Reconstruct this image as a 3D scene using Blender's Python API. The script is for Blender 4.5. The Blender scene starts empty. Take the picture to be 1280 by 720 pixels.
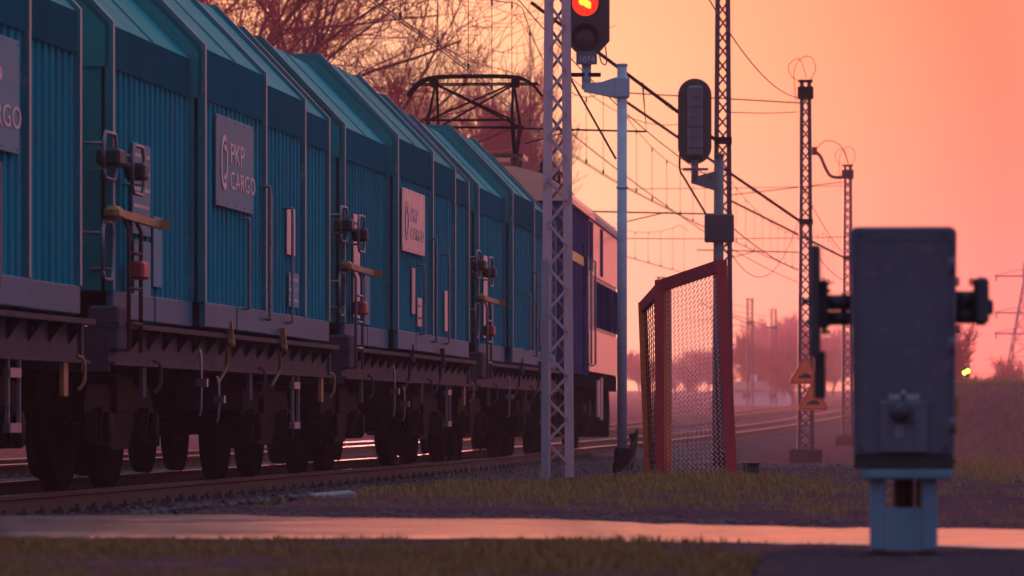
import bpy, math, random
import numpy as np
from mathutils import Vector, Matrix
R = math.radians
sc = bpy.context.scene
col = sc.collection
rng = random.Random(7)
nr = np.random.RandomState(11)

# ---------------------------------------------------------------- layout
CAM_Z = 0.53
SIDE = [(-60, -13.8), (-10, -7.75), (20.5, -4.15), (32.1, -2.80), (43.4, -1.586), (54.8, -0.397), (66.2, 0.72),
        (83.0, 1.95), (100, 3.65), (120, 5.95), (160, 10.6), (200, 15.4), (300, 27.0), (500, 50.5), (780, 83.5)]
_sy = np.array([p[0] for p in SIDE], float); _sx = np.array([p[1] for p in SIDE], float)
_dy = np.arange(-60, 780, 1.0); _dx = np.interp(_dy, _sy, _sx)
_k = np.ones(9) / 9.0
_dx = np.concatenate([_dx[:4], np.convolve(_dx, _k, 'valid'), _dx[-4:]])
def centre(y):
    return float(np.interp(y, _dy, _dx)) - 1.41
def slope(y):
    return (centre(y + 1.5) - centre(y - 1.5)) / 3.0
def rise(y):
    if y < 70: return 0.0
    if y < 190: return 4.4e-5 * (y - 70) ** 2
    if y < 640: return 0.6336 + 0.00920 * (y - 190)
    return 4.7736
def on_track(y, off=0.0, z=0.0):
    s = slope(y); n = math.hypot(1, s)
    return Vector((centre(y) + off / n, y - off * s / n, z + rise(y)))

_gy = [-60, 27, 34, 42, 47, 50, 56, 62, 80, 98, 132, 800]
_gz = [0.0, 0.0, -0.01, -0.045, -0.12, -0.17, -0.17, -0.16, -0.3, -0.45, -0.42, -0.42]
def wob(x, y):
    return (math.sin(x * 1.7 + y * .43) * math.sin(y * .9 - x * .37) * .5 + math.sin(x * .31 + 1.3) * math.sin(y * .23 + .7)) * .5
def ground_z(x, y):
    z = float(np.interp(y, _gy, _gz))
    d = abs(x - centre(y))
    d2 = abs(x - (centre(y) - 4.6))
    dd = min(d, d2)
    if centre(y) - 4.6 < x < centre(y): dd = 0
    low = -0.42
    if dd < 2.9:
        t = min(1, max(0, (2.9 - dd) / 0.8))
        z = z * (1 - t) + min(z, low) * t
    if y < 60 and 3.0 < x < 12:
        pass
    if y > 50 and x > 7:
        S = lambda t: (lambda q: q * q * (3 - 2 * q))(min(1, max(0, t)))
        z += 1.75 * S((x - max(7.9, centre(y) + 4.9)) / 2.2) * S((y - 54) / 56) * (1 - .6 * S((y - 150) / 80))
    z += wob(x, y) * (0.015 if y < 60 else 0.04)
    return z + rise(y)

# ---------------------------------------------------------------- tags
def tag(o, label=None, cat=None, group=None, kind=None):
    if label: o['label'] = label
    if cat: o['category'] = cat
    if group: o['group'] = group
    if kind: o['kind'] = kind
    return o
def thing(name, loc, rz, label, cat, group=None):
    o = bpy.data.objects.new(name, None)
    o.empty_display_size = .2
    col.objects.link(o); o.location = loc; o.rotation_euler = (0, 0, rz)
    return tag(o, label, cat, group)
def kids(o):
    return [c for c in bpy.data.objects if c.parent == o]

# ---------------------------------------------------------------- mesh builder
class MB:
    def __init__(s): s.v = []; s.f = []; s.sm = []; s.mi = []
    def add(s, vs, fs, smooth=False, mi=0):
        b = len(s.v); s.v += [tuple(p) for p in vs]
        for f in fs:
            s.f.append(tuple(b + i for i in f)); s.sm.append(smooth); s.mi.append(mi)
        return s
    def box(s, x0, x1, y0, y1, z0, z1, M=None, mi=0, bev=0.0):
        if bev > 0:
            b = bev; vs = []; 
            # chamfered box: 24 verts
            idx = {}
            for sx in (0, 1):
                for sy in (0, 1):
                    for sz in (0, 1):
                        X = (x0, x1)[sx]; Y = (y0, y1)[sy]; Z = (z0, z1)[sz]
                        ix = b * (1 - 2 * sx); iy = b * (1 - 2 * sy); iz = b * (1 - 2 * sz)
                        idx[(sx, sy, sz, 'x')] = len(vs); vs.append((X, Y + iy, Z + iz))
                        idx[(sx, sy, sz, 'y')] = len(vs); vs.append((X + ix, Y, Z + iz))
                        idx[(sx, sy, sz, 'z')] = len(vs); vs.append((X + ix, Y + iy, Z))
            fs = []
            g = lambda a, b_, c, k: idx[(a, b_, c, k)]
            for q in (0, 1):
                fs.append((g(q, 0, 0, 'x'), g(q, 1, 0, 'x'), g(q, 1, 1, 'x'), g(q, 0, 1, 'x')))
                fs.append((g(0, q, 0, 'y'), g(1, q, 0, 'y'), g(1, q, 1, 'y'), g(0, q, 1, 'y')))
                fs.append((g(0, 0, q, 'z'), g(1, 0, q, 'z'), g(1, 1, q, 'z'), g(0, 1, q, 'z')))
            for a in (0, 1):
                for c in (0, 1):
                    fs.append((g(a, c, 0, 'x'), g(a, c, 1, 'x'), g(a, c, 1, 'y'), g(a, c, 0, 'y')))
                    fs.append((g(a, 0, c, 'x'), g(a, 1, c, 'x'), g(a, 1, c, 'z'), g(a, 0, c, 'z')))
                    fs.append((g(0, a, c, 'y'), g(1, a, c, 'y'), g(1, a, c, 'z'), g(0, a, c, 'z')))
                    for e in (0, 1):
                        fs.append((g(a, c, e, 'x'), g(a, c, e, 'y'), g(a, c, e, 'z')))
        else:
            vs = [(x, y, z) for x in (x0, x1) for y in (y0, y1) for z in (z0, z1)]
            fs = [(0, 1, 3, 2), (4, 6, 7, 5), (0, 4, 5, 1), (2, 3, 7, 6), (0, 2, 6, 4), (1, 5, 7, 3)]
        if M is not None: vs = [M @ Vector(p) for p in vs]
        return s.add(vs, fs, False, mi)
    def tube(s, pts, r, n=6, cap=True, mi=0, smooth=True):
        pts = [Vector(p) for p in pts]
        rs = r if isinstance(r, (list, tuple)) else [r] * len(pts)
        vs = []; fs = []
        prev = None
        for i, p in enumerate(pts):
            d = (pts[min(i + 1, len(pts) - 1)] - pts[max(i - 1, 0)])
            if d.length < 1e-9: d = Vector((0, 0, 1))
            d.normalize()
            if prev is None:
                a = Vector((0, 0, 1)) if abs(d.z) < .9 else Vector((1, 0, 0))
                u = d.cross(a).normalized()
            else:
                u = (prev - d * prev.dot(d))
                u = u.normalized() if u.length > 1e-6 else d.orthogonal().normalized()
            prev = u; w = d.cross(u)
            for k in range(n):
                t = 2 * math.pi * k / n
                vs.append(p + (u * math.cos(t) + w * math.sin(t)) * rs[i])
        for i in range(len(pts) - 1):
            for k in range(n):
                fs.append((i * n + k, i * n + (k + 1) % n, (i + 1) * n + (k + 1) % n, (i + 1) * n + k))
        s.add(vs, fs, smooth, mi)
        if cap:
            b = len(s.v) - len(vs)
            s.f.append(tuple(b + k for k in range(n))[::-1]); s.sm.append(False); s.mi.append(mi)
            s.f.append(tuple(b + (len(pts) - 1) * n + k for k in range(n))); s.sm.append(False); s.mi.append(mi)
        return s
    def bar(s, a, b, w, h=None, mi=0):
        a = Vector(a); b = Vector(b); h = h or w
        d = (b - a); L = d.length; d.normalize()
        up = Vector((0, 0, 1)) if abs(d.z) < .95 else Vector((0, 1, 0))
        u = d.cross(up).normalized(); v = u.cross(d).normalized()
        vs = []
        for p in (a, b):
            for (i, j) in ((-1, -1), (1, -1), (1, 1), (-1, 1)):
                vs.append(p + u * (i * w / 2) + v * (j * h / 2))
        return s.add(vs, [(3, 2, 1, 0), (4, 5, 6, 7), (0, 1, 5, 4), (1, 2, 6, 5), (2, 3, 7, 6), (3, 0, 4, 7)], False, mi)
    def prism(s, poly, axis, a, b, mi=0, M=None):
        n = len(poly); vs = []
        for t in (a, b):
            for (p, q) in poly:
                vs.append({'x': (t, p, q), 'y': (p, t, q), 'z': (p, q, t)}[axis])
        if M is not None: vs = [M @ Vector(p) for p in vs]
        fs = [tuple(range(n))[::-1], tuple(range(n, 2 * n))]
        for i in range(n): fs.append((i, (i + 1) % n, n + (i + 1) % n, n + i))
        return s.add(vs, fs, False, mi)
    def lathe(s, prof, axis='x', c=(0, 0, 0), n=24, mi=0, smooth=True):
        vs = []; m = len(prof); cx, cy, cz = c
        for (t, r) in prof:
            for k in range(n):
                a = 2 * math.pi * k / n; p, q = r * math.cos(a), r * math.sin(a)
                vs.append({'x': (cx + t, cy + p, cz + q), 'y': (cx + p, cy + t, cz + q), 'z': (cx + p, cy + q, cz + t)}[axis])
        fs = []
        for i in range(m - 1):
            for k in range(n):
                fs.append((i * n + k, i * n + (k + 1) % n, (i + 1) * n + (k + 1) % n, (i + 1) * n + k))
        s.add(vs, fs, smooth, mi)
        b = len(s.v) - len(vs)
        if prof[0][1] > 1e-5: s.f.append(tuple(b + k for k in range(n))); s.sm.append(False); s.mi.append(mi)
        if prof[-1][1] > 1e-5: s.f.append(tuple(b + (m - 1) * n + k for k in range(n))); s.sm.append(False); s.mi.append(mi)
        return s
    def build(s, name, mats, parent=None, fix=True):
        me = bpy.data.meshes.new(name)
        me.from_pydata(s.v, [], s.f)
        me.polygons.foreach_set('use_smooth', s.sm)
        me.polygons.foreach_set('material_index', s.mi)
        if fix and len(s.f) < 20000:
            import bmesh
            bm = bmesh.new(); bm.from_mesh(me)
            bmesh.ops.recalc_face_normals(bm, faces=bm.faces); bm.to_mesh(me); bm.free()
        for m in (mats if isinstance(mats, (list, tuple)) else [mats]): me.materials.append(m)
        o = bpy.data.objects.new(name, me); col.objects.link(o)
        if parent: o.parent = parent
        return o
def link_copy(o, parent):
    c = o.copy(); col.objects.link(c); c.parent = parent
    return c
def smooth_path(pts, n=6):
    pts = [Vector(p) for p in pts]; out = []
    P = [pts[0]] + pts + [pts[-1]]
    for i in range(1, len(P) - 2):
        for k in range(n):
            t = k / n; a, b, c, d = P[i - 1], P[i], P[i + 1], P[i + 2]
            out.append(.5 * ((2 * b) + (c - a) * t + (2 * a - 5 * b + 4 * c - d) * t * t + (3 * b - a - 3 * c + d) * t ** 3))
    out.append(pts[-1]); return out
def text_mesh(txt, size, align='LEFT'):
    cu = bpy.data.curves.new('lettering', 'FONT'); cu.body = txt; cu.size = size; cu.extrude = .002
    cu.align_x = align; cu.resolution_u = 3
    o = bpy.data.objects.new('lettering', cu); col.objects.link(o)
    dg = bpy.context.evaluated_depsgraph_get()
    me = bpy.data.meshes.new_from_object(o.evaluated_get(dg))
    bpy.data.objects.remove(o); bpy.data.curves.remove(cu)
    return me

# ---------------------------------------------------------------- materials
def mat(name, c1, c2=None, rough=.6, metal=0.0, scale=3.0, stretch=(1, 1, 1), bump=0.0, bscale=40.0, contrast=(.35, .65),
        c3=None, s3=6.0, cut3=.62, rough2=None, island=False, spec=.5, coat=0.0, vary=.12):
    m = bpy.data.materials.new(name); m.use_nodes = True
    nt = m.node_tree; N = nt.nodes; L = nt.links
    b = N['Principled BSDF']
    b.inputs['Roughness'].default_value = rough; b.inputs['Metallic'].default_value = metal
    b.inputs['Specular IOR Level'].default_value = spec
    b.inputs['Coat Weight'].default_value = coat
    tc = N.new('ShaderNodeTexCoord'); mp = N.new('ShaderNodeMapping'); mp.inputs['Scale'].default_value = stretch
    L.new(tc.outputs['Object'], mp.inputs['Vector'])
    c2 = c2 or tuple(x * .7 for x in c1)
    nz = N.new('ShaderNodeTexNoise'); nz.inputs['Scale'].default_value = scale; nz.inputs['Detail'].default_value = 8
    nz.inputs['Roughness'].default_value = .62
    L.new(mp.outputs['Vector'], nz.inputs['Vector'])
    rp = N.new('ShaderNodeValToRGB'); rp.color_ramp.elements[0].position = contrast[0]; rp.color_ramp.elements[1].position = contrast[1]
    rp.color_ramp.elements[0].color = (*c1, 1); rp.color_ramp.elements[1].color = (*c2, 1)
    L.new(nz.outputs['Fac'], rp.inputs['Fac'])
    out = rp.outputs['Color']
    if island:
        ge = N.new('ShaderNodeNewGeometry')
        r2 = N.new('ShaderNodeValToRGB'); r2.color_ramp.elements[0].color = (*c1, 1); r2.color_ramp.elements[1].color = (*c2, 1)
        if c3:
            e = r2.color_ramp.elements.new(.8); e.color = (*c3, 1)
        L.new(ge.outputs['Random Per Island'], r2.inputs['Fac'])
        mx = N.new('ShaderNodeMix'); mx.data_type = 'RGBA'; mx.inputs[0].default_value = .5
        L.new(out, mx.inputs[6]); L.new(r2.outputs['Color'], mx.inputs[7]); out = mx.outputs[2]
    elif c3:
        n3 = N.new('ShaderNodeTexNoise'); n3.inputs['Scale'].default_value = s3; n3.inputs['Detail'].default_value = 10
        n3.inputs['Roughness'].default_value = .7
        L.new(mp.outputs['Vector'], n3.inputs['Vector'])
        r3 = N.new('ShaderNodeValToRGB'); r3.color_ramp.elements[0].position = cut3 - .05; r3.color_ramp.elements[1].position = cut3 + .08
        r3.color_ramp.elements[0].color = (0, 0, 0, 1); r3.color_ramp.elements[1].color = (1, 1, 1, 1)
        L.new(n3.outputs['Fac'], r3.inputs['Fac'])
        mx = N.new('ShaderNodeMix'); mx.data_type = 'RGBA'
        L.new(r3.outputs['Color'], mx.inputs[0]); L.new(out, mx.inputs[6]); mx.inputs[7].default_value = (*c3, 1)
        out = mx.outputs[2]
    oi = N.new('ShaderNodeObjectInfo'); ov = N.new('ShaderNodeMapRange'); ov.inputs['To Min'].default_value = 1 - vary; ov.inputs['To Max'].default_value = 1 + vary
    hs = N.new('ShaderNodeHueSaturation'); L.new(oi.outputs['Random'], ov.inputs['Value']); L.new(ov.outputs['Result'], hs.inputs['Value']); L.new(out, hs.inputs['Color']); out = hs.outputs['Color']
    L.new(out, b.inputs['Base Color'])
    if rough2 is not None:
        mr = N.new('ShaderNodeMapRange'); mr.inputs['From Min'].default_value = .3; mr.inputs['From Max'].default_value = .7
        mr.inputs['To Min'].default_value = rough; mr.inputs['To Max'].default_value = rough2
        L.new(nz.outputs['Fac'], mr.inputs['Value']); L.new(mr.outputs['Result'], b.inputs['Roughness'])
    if bump > 0:
        bn = N.new('ShaderNodeTexNoise'); bn.inputs['Scale'].default_value = bscale; bn.inputs['Detail'].default_value = 6
        L.new(tc.outputs['Object'], bn.inputs['Vector'])
        bp = N.new('ShaderNodeBump'); bp.inputs['Strength'].default_value = bump; bp.inputs['Distance'].default_value = .02
        L.new(bn.outputs['Fac'], bp.inputs['Height']); L.new(bp.outputs['Normal'], b.inputs['Normal'])
    return m
def emit(name, c, st):
    m = bpy.data.materials.new(name); m.use_nodes = True
    b = m.node_tree.nodes['Principled BSDF']; b.inputs['Base Color'].default_value = (.02, .01, .01, 1)
    b.inputs['Emission Color'].default_value = (*c, 1); b.inputs['Emission Strength'].default_value = st
    return m

M = {}
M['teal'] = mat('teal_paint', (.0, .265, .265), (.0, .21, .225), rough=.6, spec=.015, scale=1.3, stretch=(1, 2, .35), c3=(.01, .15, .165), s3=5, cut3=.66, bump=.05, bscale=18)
M['fascia'] = mat('fascia_shaded_teal', (.0, .105, .15), (.0, .085, .125), rough=.6, spec=.0, scale=1.3, stretch=(1, 2, .35), bump=.05, bscale=18)  # same paint as the roof; its dimmer light is put into the colour
M['corr'] = mat('corrugated_teal', (.0, .255, .325), (.004, .18, .25), rough=.5, spec=.0, scale=1.6, stretch=(1, 4, .3), c3=(.075, .085, .11), s3=4, cut3=.6, bump=.05, bscale=18)
M['trim'] = mat('worn_trim', (.004, .20, .24), (.02, .15, .20), rough=.4, spec=.2, scale=5, c3=(.22, .19, .22), s3=9, cut3=.64)
M['skirt'] = mat('skirt_grey_blue', (.03, .13, .19), (.06, .10, .15), rough=.55, spec=.12, scale=3, stretch=(1, 2, 1), c3=(.14, .07, .07), s3=7, cut3=.62)
M['frame'] = mat('weathered_underframe', (.09, .056, .08), (.05, .032, .043), rough=.65, spec=.06, scale=3, stretch=(1, 1.5, .5), c3=(.17, .085, .07), s3=6, cut3=.62, bump=.1)
M['dark'] = mat('oily_dark_steel', (.012, .009, .011), (.007, .006, .007), rough=.6, spec=.0, scale=6, bump=.15, bscale=30)
M['bogie'] = mat('bogie_grime', (.014, .010, .012), (.007, .006, .007), rough=.62, spec=.02, scale=5, bump=.2, bscale=25)
M['grab'] = mat('galvanised_rail', (.27, .21, .24), (.17, .13, .15), rough=.45, metal=.5, scale=8)
M['bright'] = mat('polished_rod', (.32, .26, .3), (.22, .18, .2), rough=.3, metal=.9, scale=8)
M['orange'] = mat('faded_orange_lever', (.36, .13, .035), (.22, .07, .025), rough=.5, scale=9, c3=(.1, .05, .03))
M['red'] = mat('red_box_paint', (.4, .03, .03), (.25, .02, .03), rough=.5, scale=9)
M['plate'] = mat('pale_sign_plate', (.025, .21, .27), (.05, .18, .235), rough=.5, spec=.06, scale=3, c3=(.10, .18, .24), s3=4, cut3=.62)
M['plate_lit'] = mat('pink_glow_plate', (.50, .27, .29), (.30, .18, .24), rough=.4, scale=2.5, stretch=(1, 3, .5), c3=(.72, .36, .32), s3=4, cut3=.58)  # pink evening glow put into the colour of the pale plates
M['letter'] = mat('white_lettering', (.72, .40, .42), (.34, .22, .27), rough=.45, scale=6)
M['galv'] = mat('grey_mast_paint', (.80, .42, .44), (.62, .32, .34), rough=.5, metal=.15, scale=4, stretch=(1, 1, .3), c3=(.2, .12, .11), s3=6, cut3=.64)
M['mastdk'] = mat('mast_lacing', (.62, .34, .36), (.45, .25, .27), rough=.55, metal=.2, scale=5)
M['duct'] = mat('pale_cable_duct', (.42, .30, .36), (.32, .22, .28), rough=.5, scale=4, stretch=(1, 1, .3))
M['galvdark'] = mat('silhouette_mast_steel', (.15, .075, .10), (.10, .055, .07), rough=.55, scale=4, stretch=(1, 1, .3), spec=.1)  # darker copy of the mast paint, backlit silhouette put into the colour
M['pole'] = mat('pale_signal_pole', (.45, .45, .53), (.34, .33, .4), rough=.5, scale=5, c3=(.2, .15, .16), s3=8, cut3=.66)
M['sigblack'] = mat('signal_black', (.022, .016, .02), (.035, .022, .028), rough=.5, scale=5)
M['stencil'] = mat('worn_stencil_paint', (.75, .6, .66), (.55, .45, .5), rough=.6)
M['cabpanel'] = mat('lock_panel_paint', (.15, .13, .175), (.12, .105, .14), rough=.5, spec=.3, scale=5, c3=(.09, .07, .09), s3=12, cut3=.6)
M['siggrey'] = mat('signal_back_grey', (.10, .08, .10), (.14, .11, .13), rough=.5, scale=6)
M['lens'] = mat('dark_lens', (.02, .012, .014), (.03, .014, .016), rough=.2)
M['wire'] = mat('copper_wire', (.10, .06, .055), (.06, .04, .04), rough=.5, metal=.4)
M['insul'] = mat('brown_insulator', (.10, .04, .03), (.06, .03, .025), rough=.3)
M['fred'] = mat('red_fence_paint', (.58, .03, .04), (.42, .022, .03), rough=.5, scale=6, stretch=(1, 1, .3), c3=(.2, .09, .04), s3=9, cut3=.6)
M['forange'] = mat('rusty_orange_post', (.92, .20, .03), (.7, .12, .02), rough=.55, scale=5, stretch=(1, 1, .3), c3=(.2, .05, .02), s3=9, cut3=.62)
M['chain'] = mat('chain_link_wire', (.95, .66, .66), (.8, .5, .52), rough=.4, metal=.6, scale=9)
M['cab'] = mat('grey_cabinet_paint', (.10, .088, .125), (.075, .065, .095), rough=.6, spec=.3, scale=3.2, c3=(.17, .12, .13), s3=14, cut3=.6, bump=.04, bscale=60)
M['cabdk'] = mat('cabinet_dark_steel', (.04, .04, .055), (.03, .028, .04), rough=.5, scale=7)
M['ped'] = mat('pedestal_blue_grey', (.14, .25, .32), (.11, .19, .255), rough=.5, scale=3, stretch=(1, 1, .4), c3=(.13, .10, .11), s3=8, cut3=.63)
M['amber'] = mat('amber_glow_duct', (.65, .30, .03), (.5, .2, .02), rough=.35, scale=5)  # golden light about the cabinet, painted as an amber colour
M['rust'] = mat('rust_brown', (.10, .045, .042), (.065, .03, .03), rough=.7, spec=.1, scale=12, bump=.2)
M['railtop'] = mat('running_surface', (.42, .30, .30), (.33, .24, .24), rough=.46, metal=1.0, scale=20)
M['sleeper'] = mat('concrete_sleeper', (.17, .14, .14), (.1, .08, .085), rough=.85, scale=6, bump=.3, spec=.0)
M['ballast'] = mat('ballast_bed', (.095, .06, .07), (.05, .032, .038), rough=.9, scale=24, bump=1.0, bscale=18, c3=(.15, .115, .12), s3=28, cut3=.58, spec=.0)
M['stone'] = mat('ballast_stone', (.15, .09, .10), (.06, .038, .043), rough=.85, scale=14, island=True, c3=(.23, .14, .15), bump=.3, spec=.0)
M['ground'] = mat('dry_soil_and_turf', (.115, .042, .055), (.065, .028, .036), rough=.95, scale=.6, bump=.8, bscale=9, c3=(.16, .06, .075), s3=2.2, cut3=.56, spec=.0)
M['road'] = mat('worn_damp_asphalt', (.05, .042, .046), (.085, .065, .068), rough=.15, rough2=.31, spec=1.0, scale=2.2, stretch=(.4, 1.5, 1), bump=.07, bscale=70)
M['conc'] = mat('stained_concrete', (.075, .042, .055), (.04, .024, .032), rough=.8, scale=3, bump=.25, bscale=35, c3=(.12, .07, .085), s3=6, cut3=.62, spec=.0)
M['grass'] = mat('dull_green_grass', (.36, .165, .06), (.46, .19, .10), rough=.7, scale=.9, island=True, c3=(.20, .165, .03), spec=.1)
M['grass2'] = mat('dark_verge_grass', (.34, .145, .05), (.42, .16, .085), rough=.75, scale=1.4, island=True, c3=(.17, .14, .025), spec=.1)
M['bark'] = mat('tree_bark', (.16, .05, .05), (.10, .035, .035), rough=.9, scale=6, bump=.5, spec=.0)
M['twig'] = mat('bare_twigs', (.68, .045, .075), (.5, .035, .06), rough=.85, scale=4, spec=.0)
M['loco'] = mat('loco_violet_blue', (.075, .05, .14), (.055, .038, .11), rough=.38, scale=2, c3=(.05, .05, .10), s3=6, cut3=.66, spec=.0)
M['bluepaint'] = mat('loco_deep_blue', (.018, .022, .10), (.012, .016, .075), rough=.35, scale=2, spec=.3)
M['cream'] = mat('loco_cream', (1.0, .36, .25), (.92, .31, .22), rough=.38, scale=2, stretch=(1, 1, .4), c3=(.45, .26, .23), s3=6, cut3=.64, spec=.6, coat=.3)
M['glass'] = mat('dark_blue_glass', (.010, .016, .06), (.014, .02, .075), rough=.5, spec=.0, scale=3)
M['roofgrey'] = mat('loco_roof_grey', (.36, .27, .26), (.26, .19, .19), rough=.5, scale=4)
M['yellow'] = mat('yellow_stripe', (.6, .38, .03), (.5, .3, .03), rough=.4)
M['signorange'] = mat('warning_orange', (1.0, .16, .045), (1.0, .13, .04), rough=.5, scale=4)
M['signred'] = mat('warning_red', (.75, .06, .03), (.6, .05, .03), rough=.5, scale=4)
M['black'] = mat('matt_black', (.012, .01, .011), (.018, .014, .015), rough=.6)
M['slab'] = mat('pale_weathered_slab', (.40, .28, .30), (.28, .2, .22), rough=.8, scale=6, bump=.3, spec=.0)
M['render'] = mat('pale_render', (.75, .6, .6), (.65, .52, .52), rough=.8, scale=2)
M['tile'] = mat('dull_roof_tile', (.2, .09, .07), (.15, .07, .06), rough=.8, scale=5)
M['redlamp'] = emit('red_lamp_glow', (1.0, .022, .006), 1.7)
M['redcore'] = emit('red_lamp_core', (1.0, .38, .03), 2.6)
M['yellamp'] = emit('yellow_lamp_glow', (.75, .9, .08), 5.0)

# ---------------------------------------------------------------- ground
def build_ground():
    xs = np.unique(np.concatenate([np.linspace(-450, -30, 22), np.linspace(-30, -9, 22), np.arange(-9, 13, .4), np.linspace(13, 50, 24), np.linspace(50, 450, 21)]))
    ys = np.unique(np.concatenate([np.linspace(-60, 12, 14), np.arange(12, 60, .5), np.linspace(60, 140, 50), np.linspace(140, 350, 50), np.linspace(350, 760, 36)]))
    nx, ny = len(xs), len(ys)
    vs = [(x, y, ground_z(x, y)) for y in ys for x in xs]
    fs = [(j * nx + i, j * nx + i + 1, (j + 1) * nx + i + 1, (j + 1) * nx + i) for j in range(ny - 1) for i in range(nx - 1)]
    m = MB(); m.add(vs, fs, True)
    o = m.build('ground', M['ground'], fix=False); tag(o, kind='structure')
build_ground()

FAR_E = [(-30, 31), (-9, 27.5), (-4.5, 26), (-1.9, 25.0), (0, 23.9), (1.54, 21.9), (2.4, 20.9), (6, 17.5), (20, 5)]
NEAR_E = [(-30, 25), (-9, 22.2), (-4.5, 21.2), (-1.9, 20.6), (0, 20.6), (1.3, 19.7), (2.4, 18.6), (6, 15.0), (20, 1)]
def rag(x): return .16 * math.sin(x * 3.1 + 1) + .11 * math.sin(x * 7.3 + .4) + .07 * math.sin(x * 16.7) + .05 * math.sin(x * 31.0 + 2)
def far_edge(x): return float(np.interp(x, [p[0] for p in FAR_E], [p[1] for p in FAR_E])) + rag(x) * .9
def near_edge(x): return float(np.interp(x, [p[0] for p in NEAR_E], [p[1] for p in NEAR_E])) + rag(x + 4.4) * .55
def build_road():
    m = MB(); xs = np.concatenate([np.linspace(-30, -6, 24), np.linspace(-5.75, 6, 220), np.linspace(6.4, 20, 24)])
    K = 30; vs = []; fs = []
    for x in xs:
        a, b = near_edge(x), far_edge(x)
        for k in range(K + 1):
            t = k / K; y = a + (b - a) * t
            vs.append((x, y, -.025 + .062 * math.sin(math.pi * t) ** .45 + .004 * math.sin(x * 2.1 + t * 5) + .005 * math.sin(x * 1.3 + y * 2.4) * math.sin(x * .7 - y * 3.7) - .012 * math.exp(-((t - .42) / .05) ** 2)))
    for i in range(len(xs) - 1):
        for k in range(K):
            q = i * (K + 1) + k
            fs.append((q, q + K + 1, q + K + 2, q + 1))
    m.add(vs, fs, True)
    tag(m.build('road', M['road'], fix=False), kind='structure')
build_road()

# concrete apron under the machine
_pe = [(4.4, 13.0), (4.4, 17.7)] + [(4.2 - .12 * i, 17.72 + .05 * math.sin(i * 2.3) + .03 * math.sin(i * 5.1)) for i in range(27)] + [(.95 - .02 * i + .05 * math.sin(i * 1.9) + .04 * math.sin(i * 4.3), 17.5 - .3 * i) for i in range(16)]
m = MB(); m.prism(_pe, 'z', -.1, .028)
tag(m.build('pavement', M['conc']), kind='structure')

# ---------------------------------------------------------------- tracks
def build_bed(off, name):
    m = MB(); vs = []; fs = []
    prof = [(-2.75, -.62), (-1.75, -.2), (-.9, -.165), (0, -.19), (.9, -.165), (1.75, -.2), (2.75, -.62)]
    ys = list(np.arange(8, 120, .8)) + list(np.arange(120, 755, 5))
    for y in ys:
        for (p, z) in prof:
            q = on_track(y, off + p, z + (.012 * math.sin(y * 3.1 + p * 4)))
            vs.append(q)
    n = len(prof)
    for i in range(len(ys) - 1):
        for k in range(n - 1):
            fs.append((i * n + k, i * n + k + 1, (i + 1) * n + k + 1, (i + 1) * n + k))
    m.add(vs, fs, True)
    tag(m.build(name, M['ballast'], fix=False), kind='structure')
build_bed(0, 'track_bed'); build_bed(-4.6, 'track_bed_far')

sleeper_mesh = None
def build_track(off, label):
    global sleeper_mesh
    o0 = on_track(22, off); root = thing('railway_track', o0, 0, label, 'railway track')
    inv = Matrix.Translation(-Vector(o0))
    rp = [(-.072, -.17), (.072, -.17), (.072, -.158), (.012, -.145), (.012, -.04), (.036, -.03), (.036, -.004), (.028, 0), (-.028, 0), (-.036, -.004), (-.036, -.03), (-.012, -.04), (-.012, -.145), (-.072, -.158)]
    ys = list(np.arange(8, 130, 1.0)) + list(np.arange(130, 755, 5))
    for sgn in (-1, 1):
        m = MB(); vs = []; n = len(rp)
        for y in ys:
            for (p, z) in rp: vs.append(inv @ on_track(y, off + sgn * .7525 + p, z))
        top = 7
        for i in range(len(ys) - 1):
            fs = []
            for k in range(n):
                f = (i * n + k, i * n + (k + 1) % n, (i + 1) * n + (k + 1) % n, (i + 1) * n + k)
                m.f.append(f); m.sm.append(False); m.mi.append(1 if k in (6, 7, 8) else 0)
        m.v = [tuple(v) for v in vs]
        m.build('rail', [M['rust'], M['railtop']], root, fix=False)
    if sleeper_mesh is None:
        s = MB(); s.prism([(-1.28, -.32), (1.28, -.32), (1.28, -.2), (.95, -.155), (.55, -.16), (.3, -.19), (-.3, -.19), (-.55, -.16), (-.95, -.155), (-1.28, -.2)], 'y', -.13, .13)
        for sg in (-1, 1):
            for k in (-1, 1):
                s.box(sg * .7525 + k * .125 - .04, sg * .7525 + k * .125 + .04, -.06, .06, -.16, -.12)
                s.tube([(sg * .7525 + k * .13, 0, -.13), (sg * .7525 + k * .13, 0, -.09)], .017, 6)
        so = s.build('sleeper', M['sleeper'], root); sleeper_mesh = so.data
        bpy.data.objects.remove(so)
    for i in range(100):
        y = 23 + i * .6
        o = bpy.data.objects.new('sleeper', sleeper_mesh); col.objects.link(o); o.parent = root
        o.location = on_track(y, off) - o0; o.rotation_euler = (0, 0, -math.atan(slope(y)))
    far = MB(); src_v = [tuple(v.co) for v in sleeper_mesh.vertices]; src_f = [tuple(p.vertices) for p in sleeper_mesh.polygons]
    for i in range(100, 560):
        y = 23 + i * .6
        T = Matrix.Translation(on_track(y, off) - o0) @ Matrix.Rotation(-math.atan(slope(y)), 4, 'Z')
        far.add([T @ Vector((x, yy, z)) for (x, yy, z) in ((-1.28, -.13, -.155), (1.28, -.13, -.155), (1.28, .13, -.155), (-1.28, .13, -.155), (-1.28, -.13, -.3), (1.28, -.13, -.3), (1.28, .13, -.3), (-1.28, .13, -.3))],
                [(0, 1, 2, 3), (0, 4, 5, 1), (1, 5, 6, 2), (2, 6, 7, 3), (3, 7, 4, 0)])
    fo = far.build('far_sleepers', M['sleeper'], root, fix=False); fo['kind'] = 'stuff'
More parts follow.
